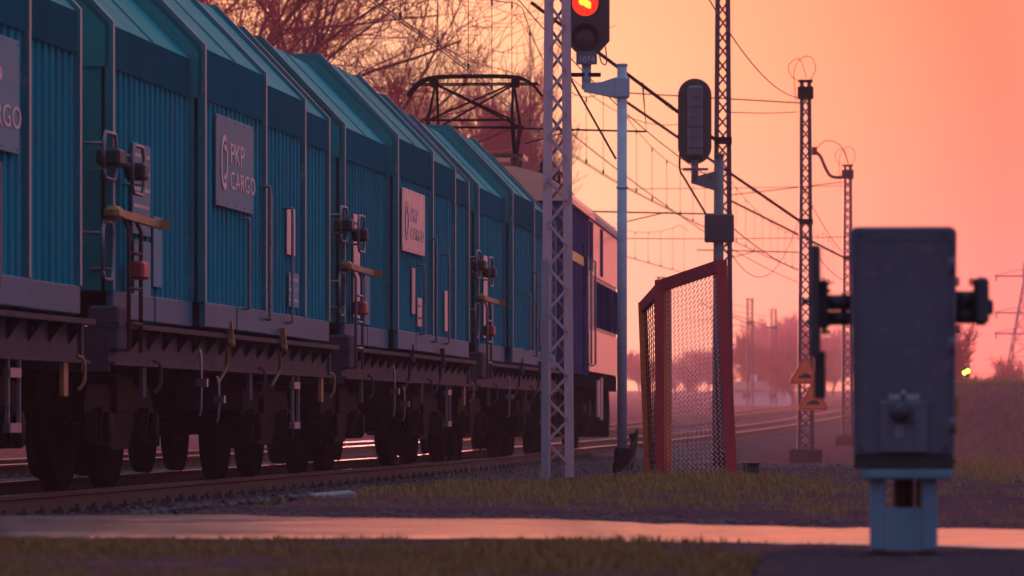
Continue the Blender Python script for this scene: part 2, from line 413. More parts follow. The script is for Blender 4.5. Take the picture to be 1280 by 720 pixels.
build_track(0, 'railway track with rusty rails carrying the teal freight train')
build_track(-4.6, 'empty railway track with gleaming rails seen beneath the wagons on the far side')

# loose ballast stones (nobody could count them)
def build_stones():
    base = []
    t = (1 + 5 ** .5) / 2
    ico = np.array([(-1, t, 0), (1, t, 0), (-1, -t, 0), (1, -t, 0), (0, -1, t), (0, 1, t), (0, -1, -t), (0, 1, -t), (t, 0, -1), (t, 0, 1), (-t, 0, -1), (-t, 0, 1)], float)
    ico /= np.linalg.norm(ico[0])
    fi = np.array([(0, 11, 5), (0, 5, 1), (0, 1, 7), (0, 7, 10), (0, 10, 11), (1, 5, 9), (5, 11, 4), (11, 10, 2), (10, 7, 6), (7, 1, 8), (3, 9, 4), (3, 4, 2), (3, 2, 6), (3, 6, 8), (3, 8, 9), (4, 9, 5), (2, 4, 11), (6, 2, 10), (8, 6, 7), (9, 8, 1)])
    V = []; F = []; k = 0
    def put(p, r):
        nonlocal k
        sc_ = np.array([r * rng.uniform(.7, 1.3), r * rng.uniform(.7, 1.3), r * rng.uniform(.5, .95)])
        a = rng.uniform(0, 6.28); ca, sa = math.cos(a), math.sin(a)
        v = ico * sc_ * nr.uniform(.8, 1.15, (12, 1))
        v = np.stack([v[:, 0] * ca - v[:, 1] * sa, v[:, 0] * sa + v[:, 1] * ca, v[:, 2]], 1) + np.array(p)
        V.append(v); F.append(fi + k * 12); k += 1
    for _ in range(15000):
        y = 24 + 66 * rng.random() ** 1.25; off = rng.uniform(.85, 2.9) if rng.random() < .8 else rng.uniform(-2.6, -.85)
        z = np.interp(abs(off), [.9, 1.75, 2.75], [-.17, -.2, -.6]); p = on_track(y, off, 0)
        if y < far_edge(p.x) + .2: continue
        zz = max(z + p.z, ground_z(p.x, p.y)); 
        put((p.x, p.y, zz + .008), rng.uniform(.018, .042))
    for _ in range(2600):   # strays and rubble by the signal and beyond the fence
        x = rng.uniform(-1.5, 7); y = rng.uniform(44, 92)
        if x < centre(y) + 1.9: continue
        put((x, y, ground_z(x, y) + .005), rng.uniform(.015, .045))
    for _ in range(900):
        x = rng.uniform(-4, 3.5); y = far_edge(x) + abs(rng.gauss(0, 1.2))
        put((x, y, ground_z(x, y) + .004), rng.uniform(.008, .022))
    for _ in range(420):
        x = rng.uniform(.5, 3.4); y = rng.uniform(14.6, 17.9)
        put((x, y, (.03 if x > 1.0 else ground_z(x, y)) + .002), rng.uniform(.003, .009))
    V = np.concatenate(V); F = np.concatenate(F)
    me = bpy.data.meshes.new('ballast_stones'); me.from_pydata(V.tolist(), [], F.tolist()); me.materials.append(M['stone'])
    o = bpy.data.objects.new('ballast_stones', me); col.objects.link(o)
    tag(o, 'loose grey ballast stones along the shoulder of the track', 'gravel', kind='stuff')
build_stones()

# ---------------------------------------------------------------- grass (uncountable blades)
def grass(name, spots, material, label):
    """spots: arrays x,y,z,height"""
    P = np.array(spots); n = len(P)
    ang = nr.uniform(0, 2 * np.pi, n); lean = nr.uniform(.1, .75, n) * P[:, 3]; la = nr.uniform(0, 2 * np.pi, n)
    w = nr.uniform(.0022, .0045, n)
    dx, dy = np.cos(ang) * w, np.sin(ang) * w
    lx, ly = np.cos(la) * lean, np.sin(la) * lean
    b0 = P[:, :3] - np.stack([dx, dy, np.full(n, .01)], 1); b1 = P[:, :3] + np.stack([dx, dy, np.full(n, -.01)], 1)
    mid = P[:, :3] + np.stack([lx * .3, ly * .3, P[:, 3] * .62], 1)
    m0 = mid - np.stack([dx, dy, dx * 0], 1) * .8; m1 = mid + np.stack([dx, dy, dx * 0], 1) * .8
    tip = P[:, :3] + np.stack([lx, ly, P[:, 3]], 1)
    V = np.stack([b0, b1, m1, m0, tip], 1).reshape(-1, 3)
    i = np.arange(n) * 5
    loops = np.stack([i, i + 1, i + 2, i + 3, i + 3, i + 2, i + 4], 1).reshape(-1)
    me = bpy.data.meshes.new(name)
    me.vertices.add(len(V)); me.vertices.foreach_set('co', V.ravel())
    me.loops.add(len(loops)); me.loops.foreach_set('vertex_index', loops)
    me.polygons.add(2 * n)
    ls = np.stack([np.arange(n) * 7, np.arange(n) * 7 + 4], 1).ravel()
    me.polygons.foreach_set('loop_start', ls)
    me.update(calc_edges=True); me.validate()
    me.materials.append(material)
    o = bpy.data.objects.new(name, me); col.objects.link(o)
    tag(o, label, 'grass', kind='stuff')
def patch(x, y): # clumpiness 0..1
    return .5 + .5 * math.sin(x * 2.3 + 1.1 * math.sin(y * 1.3)) * math.sin(y * 1.7 + .8 * math.sin(x * 1.9))
def tuft(sp, x, y, h, n, r):
    for _ in range(n):
        a = rng.uniform(0, 6.283); q = r * rng.random() ** .6
        xx, yy = x + q * math.cos(a), y + q * math.sin(a)
        sp.append((xx, yy, ground_z(xx, yy), h * rng.uniform(.35, 1.15) * (1.1 - .5 * q / r)))
sp = []
for _ in range(9000):
    y = 26 + 20.5 * rng.random(); x = rng.uniform(-3.6, 5.0)
    edge = far_edge(x) + 2.0 + 1.2 * patch(x * .8, 3)
    d = x - centre(y)
    if d < 2.5 + .5 * math.sin(y * 1.7) or y < edge: continue
    c = patch(x * .8, y * .55); pxx = 640 + 5800 * x / y
    k = min(1, (y - edge) / 6.0)
    if rng.random() > (.12 + .88 * c) * (.3 + .7 * k): continue
    if pxx > 930: k *= max(0, 1 - (pxx - 930) / 110)
    if k <= .02: continue
    h = .03 + .065 * k * c
    fence_d = math.hypot((x - 1.75) / 1.0, (y - 41.5) / 3.2)
    if fence_d < 1.3: h += .06 * (1.3 - fence_d)
    if y > 43.5: h *= .6
    tuft(sp, x, y, h, rng.randint(7, 16), rng.uniform(.04, .12))
for _ in range(420):   # thick tufts round the foot of the fence
    x = rng.gauss(1.7, .38); y = rng.gauss(41.2, .8)
    tuft(sp, x, y, rng.uniform(.05, .15), 14, .08)
for _ in range(150):   # dead stalks
    y = rng.uniform(34, 45); x = rng.uniform(-.6, 3.0)
    if x - centre(y) < 2.6: continue
    sp.append((x, y, ground_z(x, y), rng.uniform(.14, .3)))
grass('verge_grass', sp, M['grass'], 'patchy green and straw grass on the verge around the fence')
sp = []
for _ in range(7500):
    x = rng.uniform(-2.6, 1.6); y = rng.uniform(12.6, 20.4)
    if y > near_edge(x) + .12 - .45 * patch(x * 2.3, y): continue
    t = max(.06, min(1, (1.05 - x) / .8))
    c = patch(x * .9 + 2, y * .8)
    if rng.random() > t * (.2 + .8 * c): continue
    mid = math.exp(-((x + .1) / .75) ** 2)
    h = (.018 + .05 * c) * (.55 + .75 * mid)
    tuft(sp, x, y, h, rng.randint(6, 14), rng.uniform(.03, .09))
for _ in range(260):
    y = rng.uniform(14.2, 17.9); x = .8 + rng.gauss(0, .16)
    tuft(sp, x, y, rng.uniform(.02, .06), 9, .05)
for _ in range(240):
    x = rng.uniform(.9, 3.2); y = 17.75 + abs(rng.gauss(0, .12))
    if y > near_edge(x): continue
    tuft(sp, x, y, rng.uniform(.012, .04), 8, .04)
grass('foreground_grass', sp, M['grass2'], 'short dark green grass in the blurred foreground below the road')
sp = []
for _ in range(2600):
    x = rng.uniform(1.6, 6); y = rng.uniform(21, 44)
    if y < far_edge(x) + 1.0 or x / y < .062: continue
    if rng.random() > patch(x * .7, y * .3) ** 2: continue
    tuft(sp, x, y, rng.uniform(.02, .07), 8, .08)
for _ in range(3800):   # rough dry tussocks on the bank
    y = rng.uniform(50, 135); x = rng.uniform(.088 * y, .118 * y)
    if rng.random() > .25 + .75 * patch(x * .5, y * .25): continue
    tuft(sp, x, y, rng.uniform(.06, .26), 7, .14)
grass('field_grass', sp, M['grass'], 'thin tufts of grass on bare soil to the right behind the cabinet')

# ---------------------------------------------------------------- wagon
Lb = 10.45
def yb(u): return u - Lb / 2
SEC = [(-0.0, 3.25, 1.335, 3.30, 4.13), (3.2, 6.2, 1.43, 3.39, 4.21), (6.15, 8.65, 1.385, 3.345, 4.17), (8.6, 10.45, 1.335, 3.29, 4.13)]
def hood_outline(w, ze, zt, z0): return [(w, z0), (w, ze), (w - .8, zt), (-(w - .8), zt), (-w, ze), (-w, z0)]
def hood(root, u0, u1, w, ze, zt):
    z0, zc = 1.43, 3.0
    m = MB(); out = hood_outline(w, ze, zt, zc)
    # roof and fascia shell
    vs = [(x, yb(u), z) for u in (u0, u1) for (x, z) in out]
    fs = [(i, i + 1, 7 + i, 6 + i) for i in range(1, 4)]
    m.add(vs, fs)
    full = hood_outline(w - .05, ze, zt, z0)
    for u in (u0, u1):
        m.add([(x, yb(u), z) for (x, z) in out], [tuple(range(6))])
    vs = list(vs)
    # seams on the roof slope
    nse = max(1, int((u1 - u0) / 1.4))
    for k in range(1, nse):
        u = u0 + (u1 - u0) * k / nse
        for sg in (1, -1):
            a = Vector((sg * (w + .004), yb(u), ze)); b = Vector((sg * (w - .8), yb(u), zt + .004))
            m.bar(a, b, .03, .018)
    h = m.build('hood', M['teal'], root)
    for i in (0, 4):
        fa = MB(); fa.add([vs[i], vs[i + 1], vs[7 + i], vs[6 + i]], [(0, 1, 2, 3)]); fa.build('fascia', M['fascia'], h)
    # corrugated side sheets
    for sg in (1, -1):
        c = MB(); pts = []; u = u0 + .03; p = .205
        while u < u1 - .03:
            for (du, o) in ((0, 0), (.085, 0), (.102, -.06), (.188, -.06)):
                if u + du < u1 - .02: pts.append((u + du, o))
            u += p
        pts.append((u1 - .02, 0))
        vs = []; fs = []
        for (uu, o) in pts:
            vs += [(sg * (w - .012 + o), yb(uu), z0), (sg * (w - .012 + o), yb(uu), zc + .01)]
        for i in range(len(pts) - 1):
            fs.append((2 * i, 2 * i + 2, 2 * i + 3, 2 * i + 1))
        c.add(vs, fs)
        c.build('corrugated_side', M['corr'], h)
    # end walls below the fascia
    e = MB()
    for u in (u0 + .012, u1 - .012):
        e.add([(w - .06, yb(u), z0), (w - .06, yb(u), zc + .02), (-w + .06, yb(u), zc + .02), (-w + .06, yb(u), z0)], [(0, 1, 2, 3)])
    e.build('end_wall', M['teal'], h)
    # end frames running round the hood at both of its ends
    for (ua, ub) in ((u0, u0 + .06), (u1 - .06, u1)):
        f = MB(); o1 = hood_outline(w + .028, ze + .018, zt + .03, z0); i1 = hood_outline(w - .03, ze - .015, zt - .02, z0)
        vs = [(x, yb(u), z) for u in (ua, ub) for (x, z) in o1] + [(x, yb(u), z) for u in (ua, ub) for (x, z) in i1]
        fs = []
        for i in range(5):
            fs += [(i, i + 1, 7 + i, 6 + i), (i, i + 1, 13 + i, 12 + i), (6 + i, 7 + i, 19 + i, 18 + i)]
        f.add(vs, fs)
        f.build('end_frame', M['trim'], h)
    return h
def grab(root, u, w, z0, z1, mt='grab', r=.013):
    m = MB(); x = w + .075
    m.tube(smooth_path([(w - .01, yb(u), z1), (x - .01, yb(u), z1 + .005), (x, yb(u), z1 - .05), (x, yb(u), (z0 + z1) / 2), (x, yb(u), z0 + .05), (x - .01, yb(u), z0), (w - .02, yb(u), z0 + .005)], 4), r, 6)
    return m.build('grab_rail', M[mt], root)
def loop_handle(root, ua, ub, x, z0, z1, mt='grab', r=.014):
    m = MB()
    pts = [(x, yb(ua), z0 + .06), (x, yb(ua), z1 - .06), (x, yb(ua) + .05, z1), (x, yb(ub) - .05, z1), (x, yb(ub), z1 - .06), (x, yb(ub), z0 + .06), (x, yb(ub) - .05, z0), (x, yb(ua) + .05, z0), (x, yb(ua), z0 + .06)]
    m.tube(pts, r, 6); 
    m.tube([(x, yb(ua), z1 - .08), (1.2, yb(ua), z1 - .08)], r * .8, 5); m.tube([(x, yb(ub), z0 + .08), (1.2, yb(ub), z0 + .08)], r * .8, 5)
    return m.build('handle_loop', M[mt], root)
wheel_me = {}
def bogie(root, yc):
    m = MB()
    for sg in (1, -1):
        x = sg * 1.0
        # side frame, fish-bellied
        m.prism([(-1.35, .62), (-1.2, .78), (1.2, .78), (1.35, .62), (1.25, .5), (.55, .46), (.35, .30), (-.35, .30), (-.55, .46), (-1.25, .5)], 'x', x - .05, x + .05, M=Matrix.Translation((0, yc, 0)))
        m.box(x - .09, x + .09, yc - .32, yc + .32, .58, .84)
    m.box(-1.0, 1.0, yc - .2, yc + .2, .62, .86)
    m.box(-.95, .95, yc - 1.36, yc - 1.28, .52, .68); m.box(-.95, .95, yc + 1.28, yc + 1.36, .52, .68)
    for sg in (1, -1):
        m.tube([(sg * .62, yc - .45, .33), (sg * .62, yc + .45, .33)], .03, 6)
        for k in (-1, 1): m.box(sg * .68, sg * .8, yc + k * .43 - .04, yc + k * .43 + .04, .26, .62)
    b = m.build('bogie', M['bogie'], root)
    for k in (-.9, .9):
        if 'w' not in wheel_me:
            w = MB(); w.lathe([(-.07, .12), (-.055, .40), (-.07, .46), (.055, .45), (.07, .44), (.05, .395), (.02, .37), (.035, .14), (.07, .11), (.12, .10)], 'x', n=32)
            o = w.build('wheel', M['dark']); wheel_me['w'] = o.data; bpy.data.objects.remove(o)
            a = MB(); a.prism([(-.17, -.12), (.17, -.12), (.17, .06), (.1, .15), (-.1, .15), (-.17, .06)], 'x', -.1, .09); a.lathe([(.09, .12), (.13, .115), (.14, .06), (.14, .001)], 'x', n=16)
            o = a.build('axle_box', M['bogie']); wheel_me['a'] = o.data; bpy.data.objects.remove(o)
            s = MB(); pr = []
            for i in range(13): pr.append((i * .021, .062 if i % 2 == 0 else .088))
            s.lathe(pr, 'z', n=14)
            o = s.build('spring', M['bogie']); wheel_me['s'] = o.data; bpy.data.objects.remove(o)
        for sg in (1, -1):
            o = bpy.data.objects.new('wheel', wheel_me['w']); col.objects.link(o); o.parent = b; o.location = (sg * .76, yc + k, .46); o.rotation_euler = (0, 0, 0 if sg > 0 else math.pi)
            o = bpy.data.objects.new('axle_box', wheel_me['a']); col.objects.link(o); o.parent = b; o.location = (sg * 1.03, yc + k, .46); o.rotation_euler = (0, 0, 0 if sg > 0 else math.pi)
            for q in (-.24, .24):
                o = bpy.data.objects.new('spring', wheel_me['s']); col.objects.link(o); o.parent = b; o.location = (sg * 1.04, yc + k + q, .33)
        ax = MB(); ax.tube([(-.95, yc + k, .46), (.95, yc + k, .46)], .075, 10); ax.build('axle', M['dark'], b)
    return b
def buffers(root, half):
    for e in (-1, 1):
        for sg in (1, -1):
            m = MB(); y = e * half
            m.lathe([(0, .14), (e * .02, .14), (e * .03, .095), (e * .25, .09), (e * .25, .07), (e * .40, .07), (e * .40, .225), (e * .44, .225), (e * .45, .15)], 'y', (sg * .875, y, 1.05), 18)
            m.build('buffer', M['dark'], root)
        m = MB(); y = e * half
        m.tube(smooth_path([(0, y, 1.0), (.02, y + e * .2, .97), (0, y + e * .38, .9), (0, y + e * .45, .8), (.0, y + e * .36, .72)], 5), .028, 8)
        m.tube(smooth_path([(.42, y - e * .1, .98), (.46, y + e * .15, .9), (.45, y + e * .35, .62), (.42, y + e * .5, .66)], 5), .026, 7)
        m.tube(smooth_path([(-.42, y - e * .1, .98), (-.46, y + e * .15, .9), (-.45, y + e * .35, .62), (-.42, y + e * .5, .66)], 5), .026, 7)
        m.build('coupling', M['dark'], root)
def logo_panel(root, u0, u1, z0, z1, w, lit, emblem=True):
    p = MB(); p.box(w + .002, w + .018, yb(u0), yb(u1), z0, z1, bev=.004)
    for k in range(5):
        for z in (z0 + .03, z1 - .03):
            y = yb(u0) + .05 + (u1 - u0 - .1) * k / 4
            p.tube([(w + .017, y, z), (w + .023, y, z)], .008, 6)
    o = p.build('sign_panel', M['plate_lit' if lit else 'plate'], root)
    H = z1 - z0; W = u1 - u0
    L = Matrix(((0, 0, 1, 0), (1, 0, 0, 0), (0, 1, 0, 0), (0, 0, 0, 1)))
    def put(me, u, z):
        t = bpy.data.objects.new('lettering', me); col.objects.link(t); t.parent = o
        me.materials.clear(); me.materials.append(M['letter'])
        t.matrix_local = Matrix.Translation((w + .021, yb(u), z)) @ L @ Matrix.Diagonal((1.75, 1, 1, 1))
    a = text_mesh('PKP', H * .33); put(a, u0 + W * .35, z0 + H * .50)
    a = text_mesh('CARGO', H * .28); put(a, u0 + W * .35, z0 + H * .22)
    if emblem:
        e = MB(); cy = yb(u0 + W * .2); cz = z0 + H * .49; r = H * .27
        pts1 = [(w + .0225, cy + r * .75 * math.cos(R(t)), cz + r * math.sin(R(t))) for t in range(60, 301, 15)]
        for i in range(len(pts1) - 1): e.bar(pts1[i], pts1[i + 1], .006, .05)
        pts2 = [(w + .0225, cy + .03 + r * .5 * math.cos(R(t)), cz + r * .62 * math.sin(R(t))) for t in range(-120, 121, 15)]
        for i in range(len(pts2) - 1): e.bar(pts2[i], pts2[i + 1], .006, .045)
        e.build('emblem', M['letter'], o)
    return o
def small_plate(root, u0, u1, z0, z1, w, key, lines=0):
    p = MB(); p.box(w + .002, w + .014, yb(u0), yb(u1), z0, z1, bev=.003)
    o = p.build('sign_plate', M[key], root)
    if lines:
        l = MB()
        for k in range(lines):
            z = z1 - (z1 - z0) * (k + .7) / (lines + .4)
            u = u0 + .04
            while u < u1 - .08:
                d = rng.uniform(.03, .12); d = min(d, u1 - .04 - u)
                l.box(w + .0145, w + .0165, yb(u), yb(u + d), z - .012, z + .012); u += d + .03
        l.build('worn_lines', M['skirt'] if key == 'plate_lit' else M['letter'], o)
    return o

def wagon(A, B, label, variant):
    A = Vector((A[0], A[1])); B = Vector((B[0], B[1])); mid = (A + B) / 2; d = B - A
    th = -math.atan2(d.x, d.y); n = Vector((d.y, -d.x)).normalized()
    c = mid - n * 1.41
    root = thing('freight_wagon', (c.x, c.y, rise(c.y)), th, label, 'freight wagon', 'teal hooded freight wagons in the train')
    for s in SEC: hood(root, *s)
    # skirts under each hood
    for (u0, u1, w, ze, zt) in SEC:
        m = MB(); k = 2 if u1 - u0 > 2.7 else 1
        for i in range(k):
            a = u0 + (u1 - u0) * i / k + .03; b = u0 + (u1 - u0) * (i + 1) / k - .03
            for sg in (1, -1):
                xa, xb = (w - .03, w + .022) if sg > 0 else (-w - .022, -w + .03)
                m.box(xa, xb, yb(a), yb(b), 1.235, 1.428, bev=.008)
        m.build('skirt', M['skirt'], root)
    # underframe with outer beam, flange and gussets
    m = MB(); half = Lb / 2 + .12
    for sg in (1, -1):
        x0, x1 = sorted((sg * 1.25, sg * 1.33)); m.box(x0, x1, -half, half, .93, 1.165)
        x0, x1 = sorted((sg * 1.2, sg * 1.43)); m.box(x0, x1, -half, half, 1.168, 1.205)
        x0, x1 = sorted((sg * 1.24, sg * 1.40)); m.box(x0, x1, -half, half, .905, .927)
    m.box(-1.2, 1.2, -half, half, 1.06, 1.16); m.box(-.3, .3, -half, half, .72, 1.055)
    for e in (-1, 1):
        y0, y1 = sorted((e * half, e * (half - .09))); m.box(-1.35, 1.35, y0 + e * .004, y1 + e * .004, .86, 1.166)
    o = m.build('underframe', M['frame'], root)
    g = MB()
    u = .25
    while u < Lb - .1:
        for sg in (1, -1):
            g.prism([(sg * 1.331, 1.166), (sg * 1.42, 1.166), (sg * 1.42, 1.15), (sg * 1.331, 1.03)], 'y', yb(u) - .012, yb(u) + .012)
        u += .62
    g.build('gusset', M['dark'], o)
    d_ = MB(); d_.box(-1.15, 1.15, -1.6, 1.6, .60, .9); d_.tube([(.95, -1.9, .78), (.95, .4, .78)], .17, 14); d_.tube([(.5, -3.2, .55), (.5, 3.2, .55)], .025, 6)
    d_.build('brake_gear', M['dark'], root)
    for yc in (-Lb / 2 + 1.85, Lb / 2 - 1.85): bogie(root, yc)
    buffers(root, half)
    # corner ladder and levers at the near end
    m = MB(); x = 1.45
    for u in (.12, .58): m.tube([(x, yb(u), 1.0), (x, yb(u), 1.86), (x - .04, yb(u), 1.95), (1.34, yb(u), 1.96)], .016, 6)
    for z in (1.2, 1.45, 1.7): m.tube([(x, yb(.12), z), (x, yb(.58), z)], .013, 6)
    m.build('ladder', M['rust' if variant in (0, 1) else 'grab'], root)
    loop_handle(root, -.42, .02, 1.38, 2.2, 2.52); loop_handle(root, .16, .58, 1.47, 2.12, 2.46)
    loop_handle(root, -.36, .0, 1.36, 1.5, 1.9, 'grab'); 
    m = MB(); m.box(1.30, 1.47, yb(-.32), yb(-.08), 2.29, 2.41, bev=.02); m.box(1.38, 1.53, yb(.3), yb(.48), 2.22, 2.34, bev=.02); m.tube([(1.4, yb(-.2), 2.35), (1.45, yb(.4), 2.28)], .03, 8)
    m.build('lamp_bracket', M['black'], root)
    m = MB(); m.lathe([(0, .05), (.02, .075), (.18, .07), (.2, .04)], 'y', (1.42, yb(-.35), 1.97), 12) if False else m.box(1.36, 1.47, yb(-.36), yb(-.12), 1.91, 2.01, bev=.03)
    m.bar((1.44, yb(-.2), 1.96), (1.5, yb(1.0), 1.93), .045, .055); m.bar((1.5, yb(1.0), 1.93), (1.58, yb(1.02), 1.93), .06, .07)
    m.build('lever', M['orange'], root)
    m = MB(); m.box(1.37, 1.5, yb(.42), yb(.66), 1.52, 1.65, bev=.02); m.build('brake_box', M['red'], root)
    m = MB(); m.box(1.2, 1.42, yb(-.1), yb(.32), 1.0, 1.32, bev=.02); m.build('step_box', M['frame'], root)
    if variant in (1, 0):
        small_plate(root, .8, 1.5, 1.86, 2.52, 1.335, 'plate', 5); small_plate(root, .85, 1.5, 1.42, 1.82, 1.337, 'plate', 0); small_plate(root, 1.62, 1.95, 1.5, 2.02, 1.335, 'plate', 0)
    else:
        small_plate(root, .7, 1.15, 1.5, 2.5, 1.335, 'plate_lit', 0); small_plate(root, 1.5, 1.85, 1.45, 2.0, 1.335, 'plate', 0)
    # middle hood: the sign panel
    if variant == 0: logo_panel(root, 6.5, 8.34, 2.2, 2.92, 1.385, False)
    elif variant == 1: logo_panel(root, 3.75, 5.55, 2.2, 2.92, 1.43, False)
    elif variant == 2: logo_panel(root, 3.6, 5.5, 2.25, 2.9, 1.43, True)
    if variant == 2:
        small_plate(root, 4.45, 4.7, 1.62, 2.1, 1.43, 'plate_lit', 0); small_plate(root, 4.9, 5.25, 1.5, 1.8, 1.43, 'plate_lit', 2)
    for (u, w, a, b) in ((5.0, 1.43, 1.42, 2.14), (6.05, 1.43, 1.36, 2.45), (6.38, 1.385, 1.36, 2.4 if variant != 3 else 2.1), (7.55, 1.385, 1.36, 2.34 if variant else 2.1)): grab(root, u, w, a, b)
    if variant == 1:
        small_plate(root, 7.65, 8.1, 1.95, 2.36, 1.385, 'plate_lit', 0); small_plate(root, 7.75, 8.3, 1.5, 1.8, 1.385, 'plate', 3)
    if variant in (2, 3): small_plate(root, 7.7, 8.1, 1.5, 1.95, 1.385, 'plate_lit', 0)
    # hooks at the sill
    for u in (4.4, 7.1):
        m = MB(); m.bar((1.44, yb(u), 1.3), (1.46, yb(u), 1.1), .05, .03); m.lathe([(0, .02), (.015, .036), (.05, .033), (.058, .015)], 'x', (1.43, yb(u), 1.13), 10)
        m.tube(smooth_path([(1.42, yb(u), 1.1), (1.41, yb(u + .06), .95), (1.36, yb(u - .1), .8)], 5), .016, 6)
        m.build('hood_latch', M['orange' if variant == 1 else 'frame'], root)
    # hanging rods and steps below the beam
    for (u, a, b) in ((3.35, .55, 1.06), (9.1, .5, .9) if variant == 3 else (4.15, .5, .86)):
        m = MB(); m.tube(smooth_path([(1.38, yb(u), b), (1.395, yb(u), b - .04), (1.4, yb(u), (a + b) / 2), (1.395, yb(u), a + .04), (1.38, yb(u), a)], 4), .012, 6); m.box(1.36, 1.45, yb(u) - .03, yb(u) + .03, (a + b) / 2 - .03, (a + b) / 2 + .03)
        m.build('coupling_rod', M['bright'], root)
    for u in (8.35,):
        m = MB()
        for q in (-.16, .16): m.bar((1.36, yb(u + q), .93), (1.36, yb(u + q), .44), .025, .02)
        for z in (.82, .47): m.box(1.33, 1.38, yb(u - .16), yb(u + .16), z - .03, z + .03)
        m.build('step_ladder', M['grab'], root)
    for (u, mt) in ((1.15, 'grab'), (5.9, 'grab'), (9.9, 'orange')):
        m = MB(); m.box(1.34, 1.37, yb(u) - .07, yb(u) + .07, .68, .93)
        m.tube(smooth_path([(1.4, yb(u + .2), .95), (1.44, yb(u + .24), .92), (1.44, yb(u + .25), .78), (1.40, yb(u + .23), .72)], 4), .013, 6)
        m.build('tow_hook', M['orange' if mt == 'orange' and variant < 3 else 'frame'], root)
    return root
S = [(-4.15, 20.5), (-2.80, 32.1), (-1.586, 43.4), (-.397, 54.8), (.72, 66.2), (1.95, 83.0)]
wagon(S[0], S[1], 'nearest teal freight wagon, cut off by the left edge of the photo', 0)
wagon(S[1], S[2], 'teal freight wagon with a blue-grey logo panel, second from the left edge', 1)
wagon(S[2], S[3], 'teal freight wagon with a pink glowing logo panel, between the two middle couplings', 2)
wagon(S[3], S[4], 'farthest teal freight wagon, coupled to the locomotive and partly behind the lattice mast', 3)

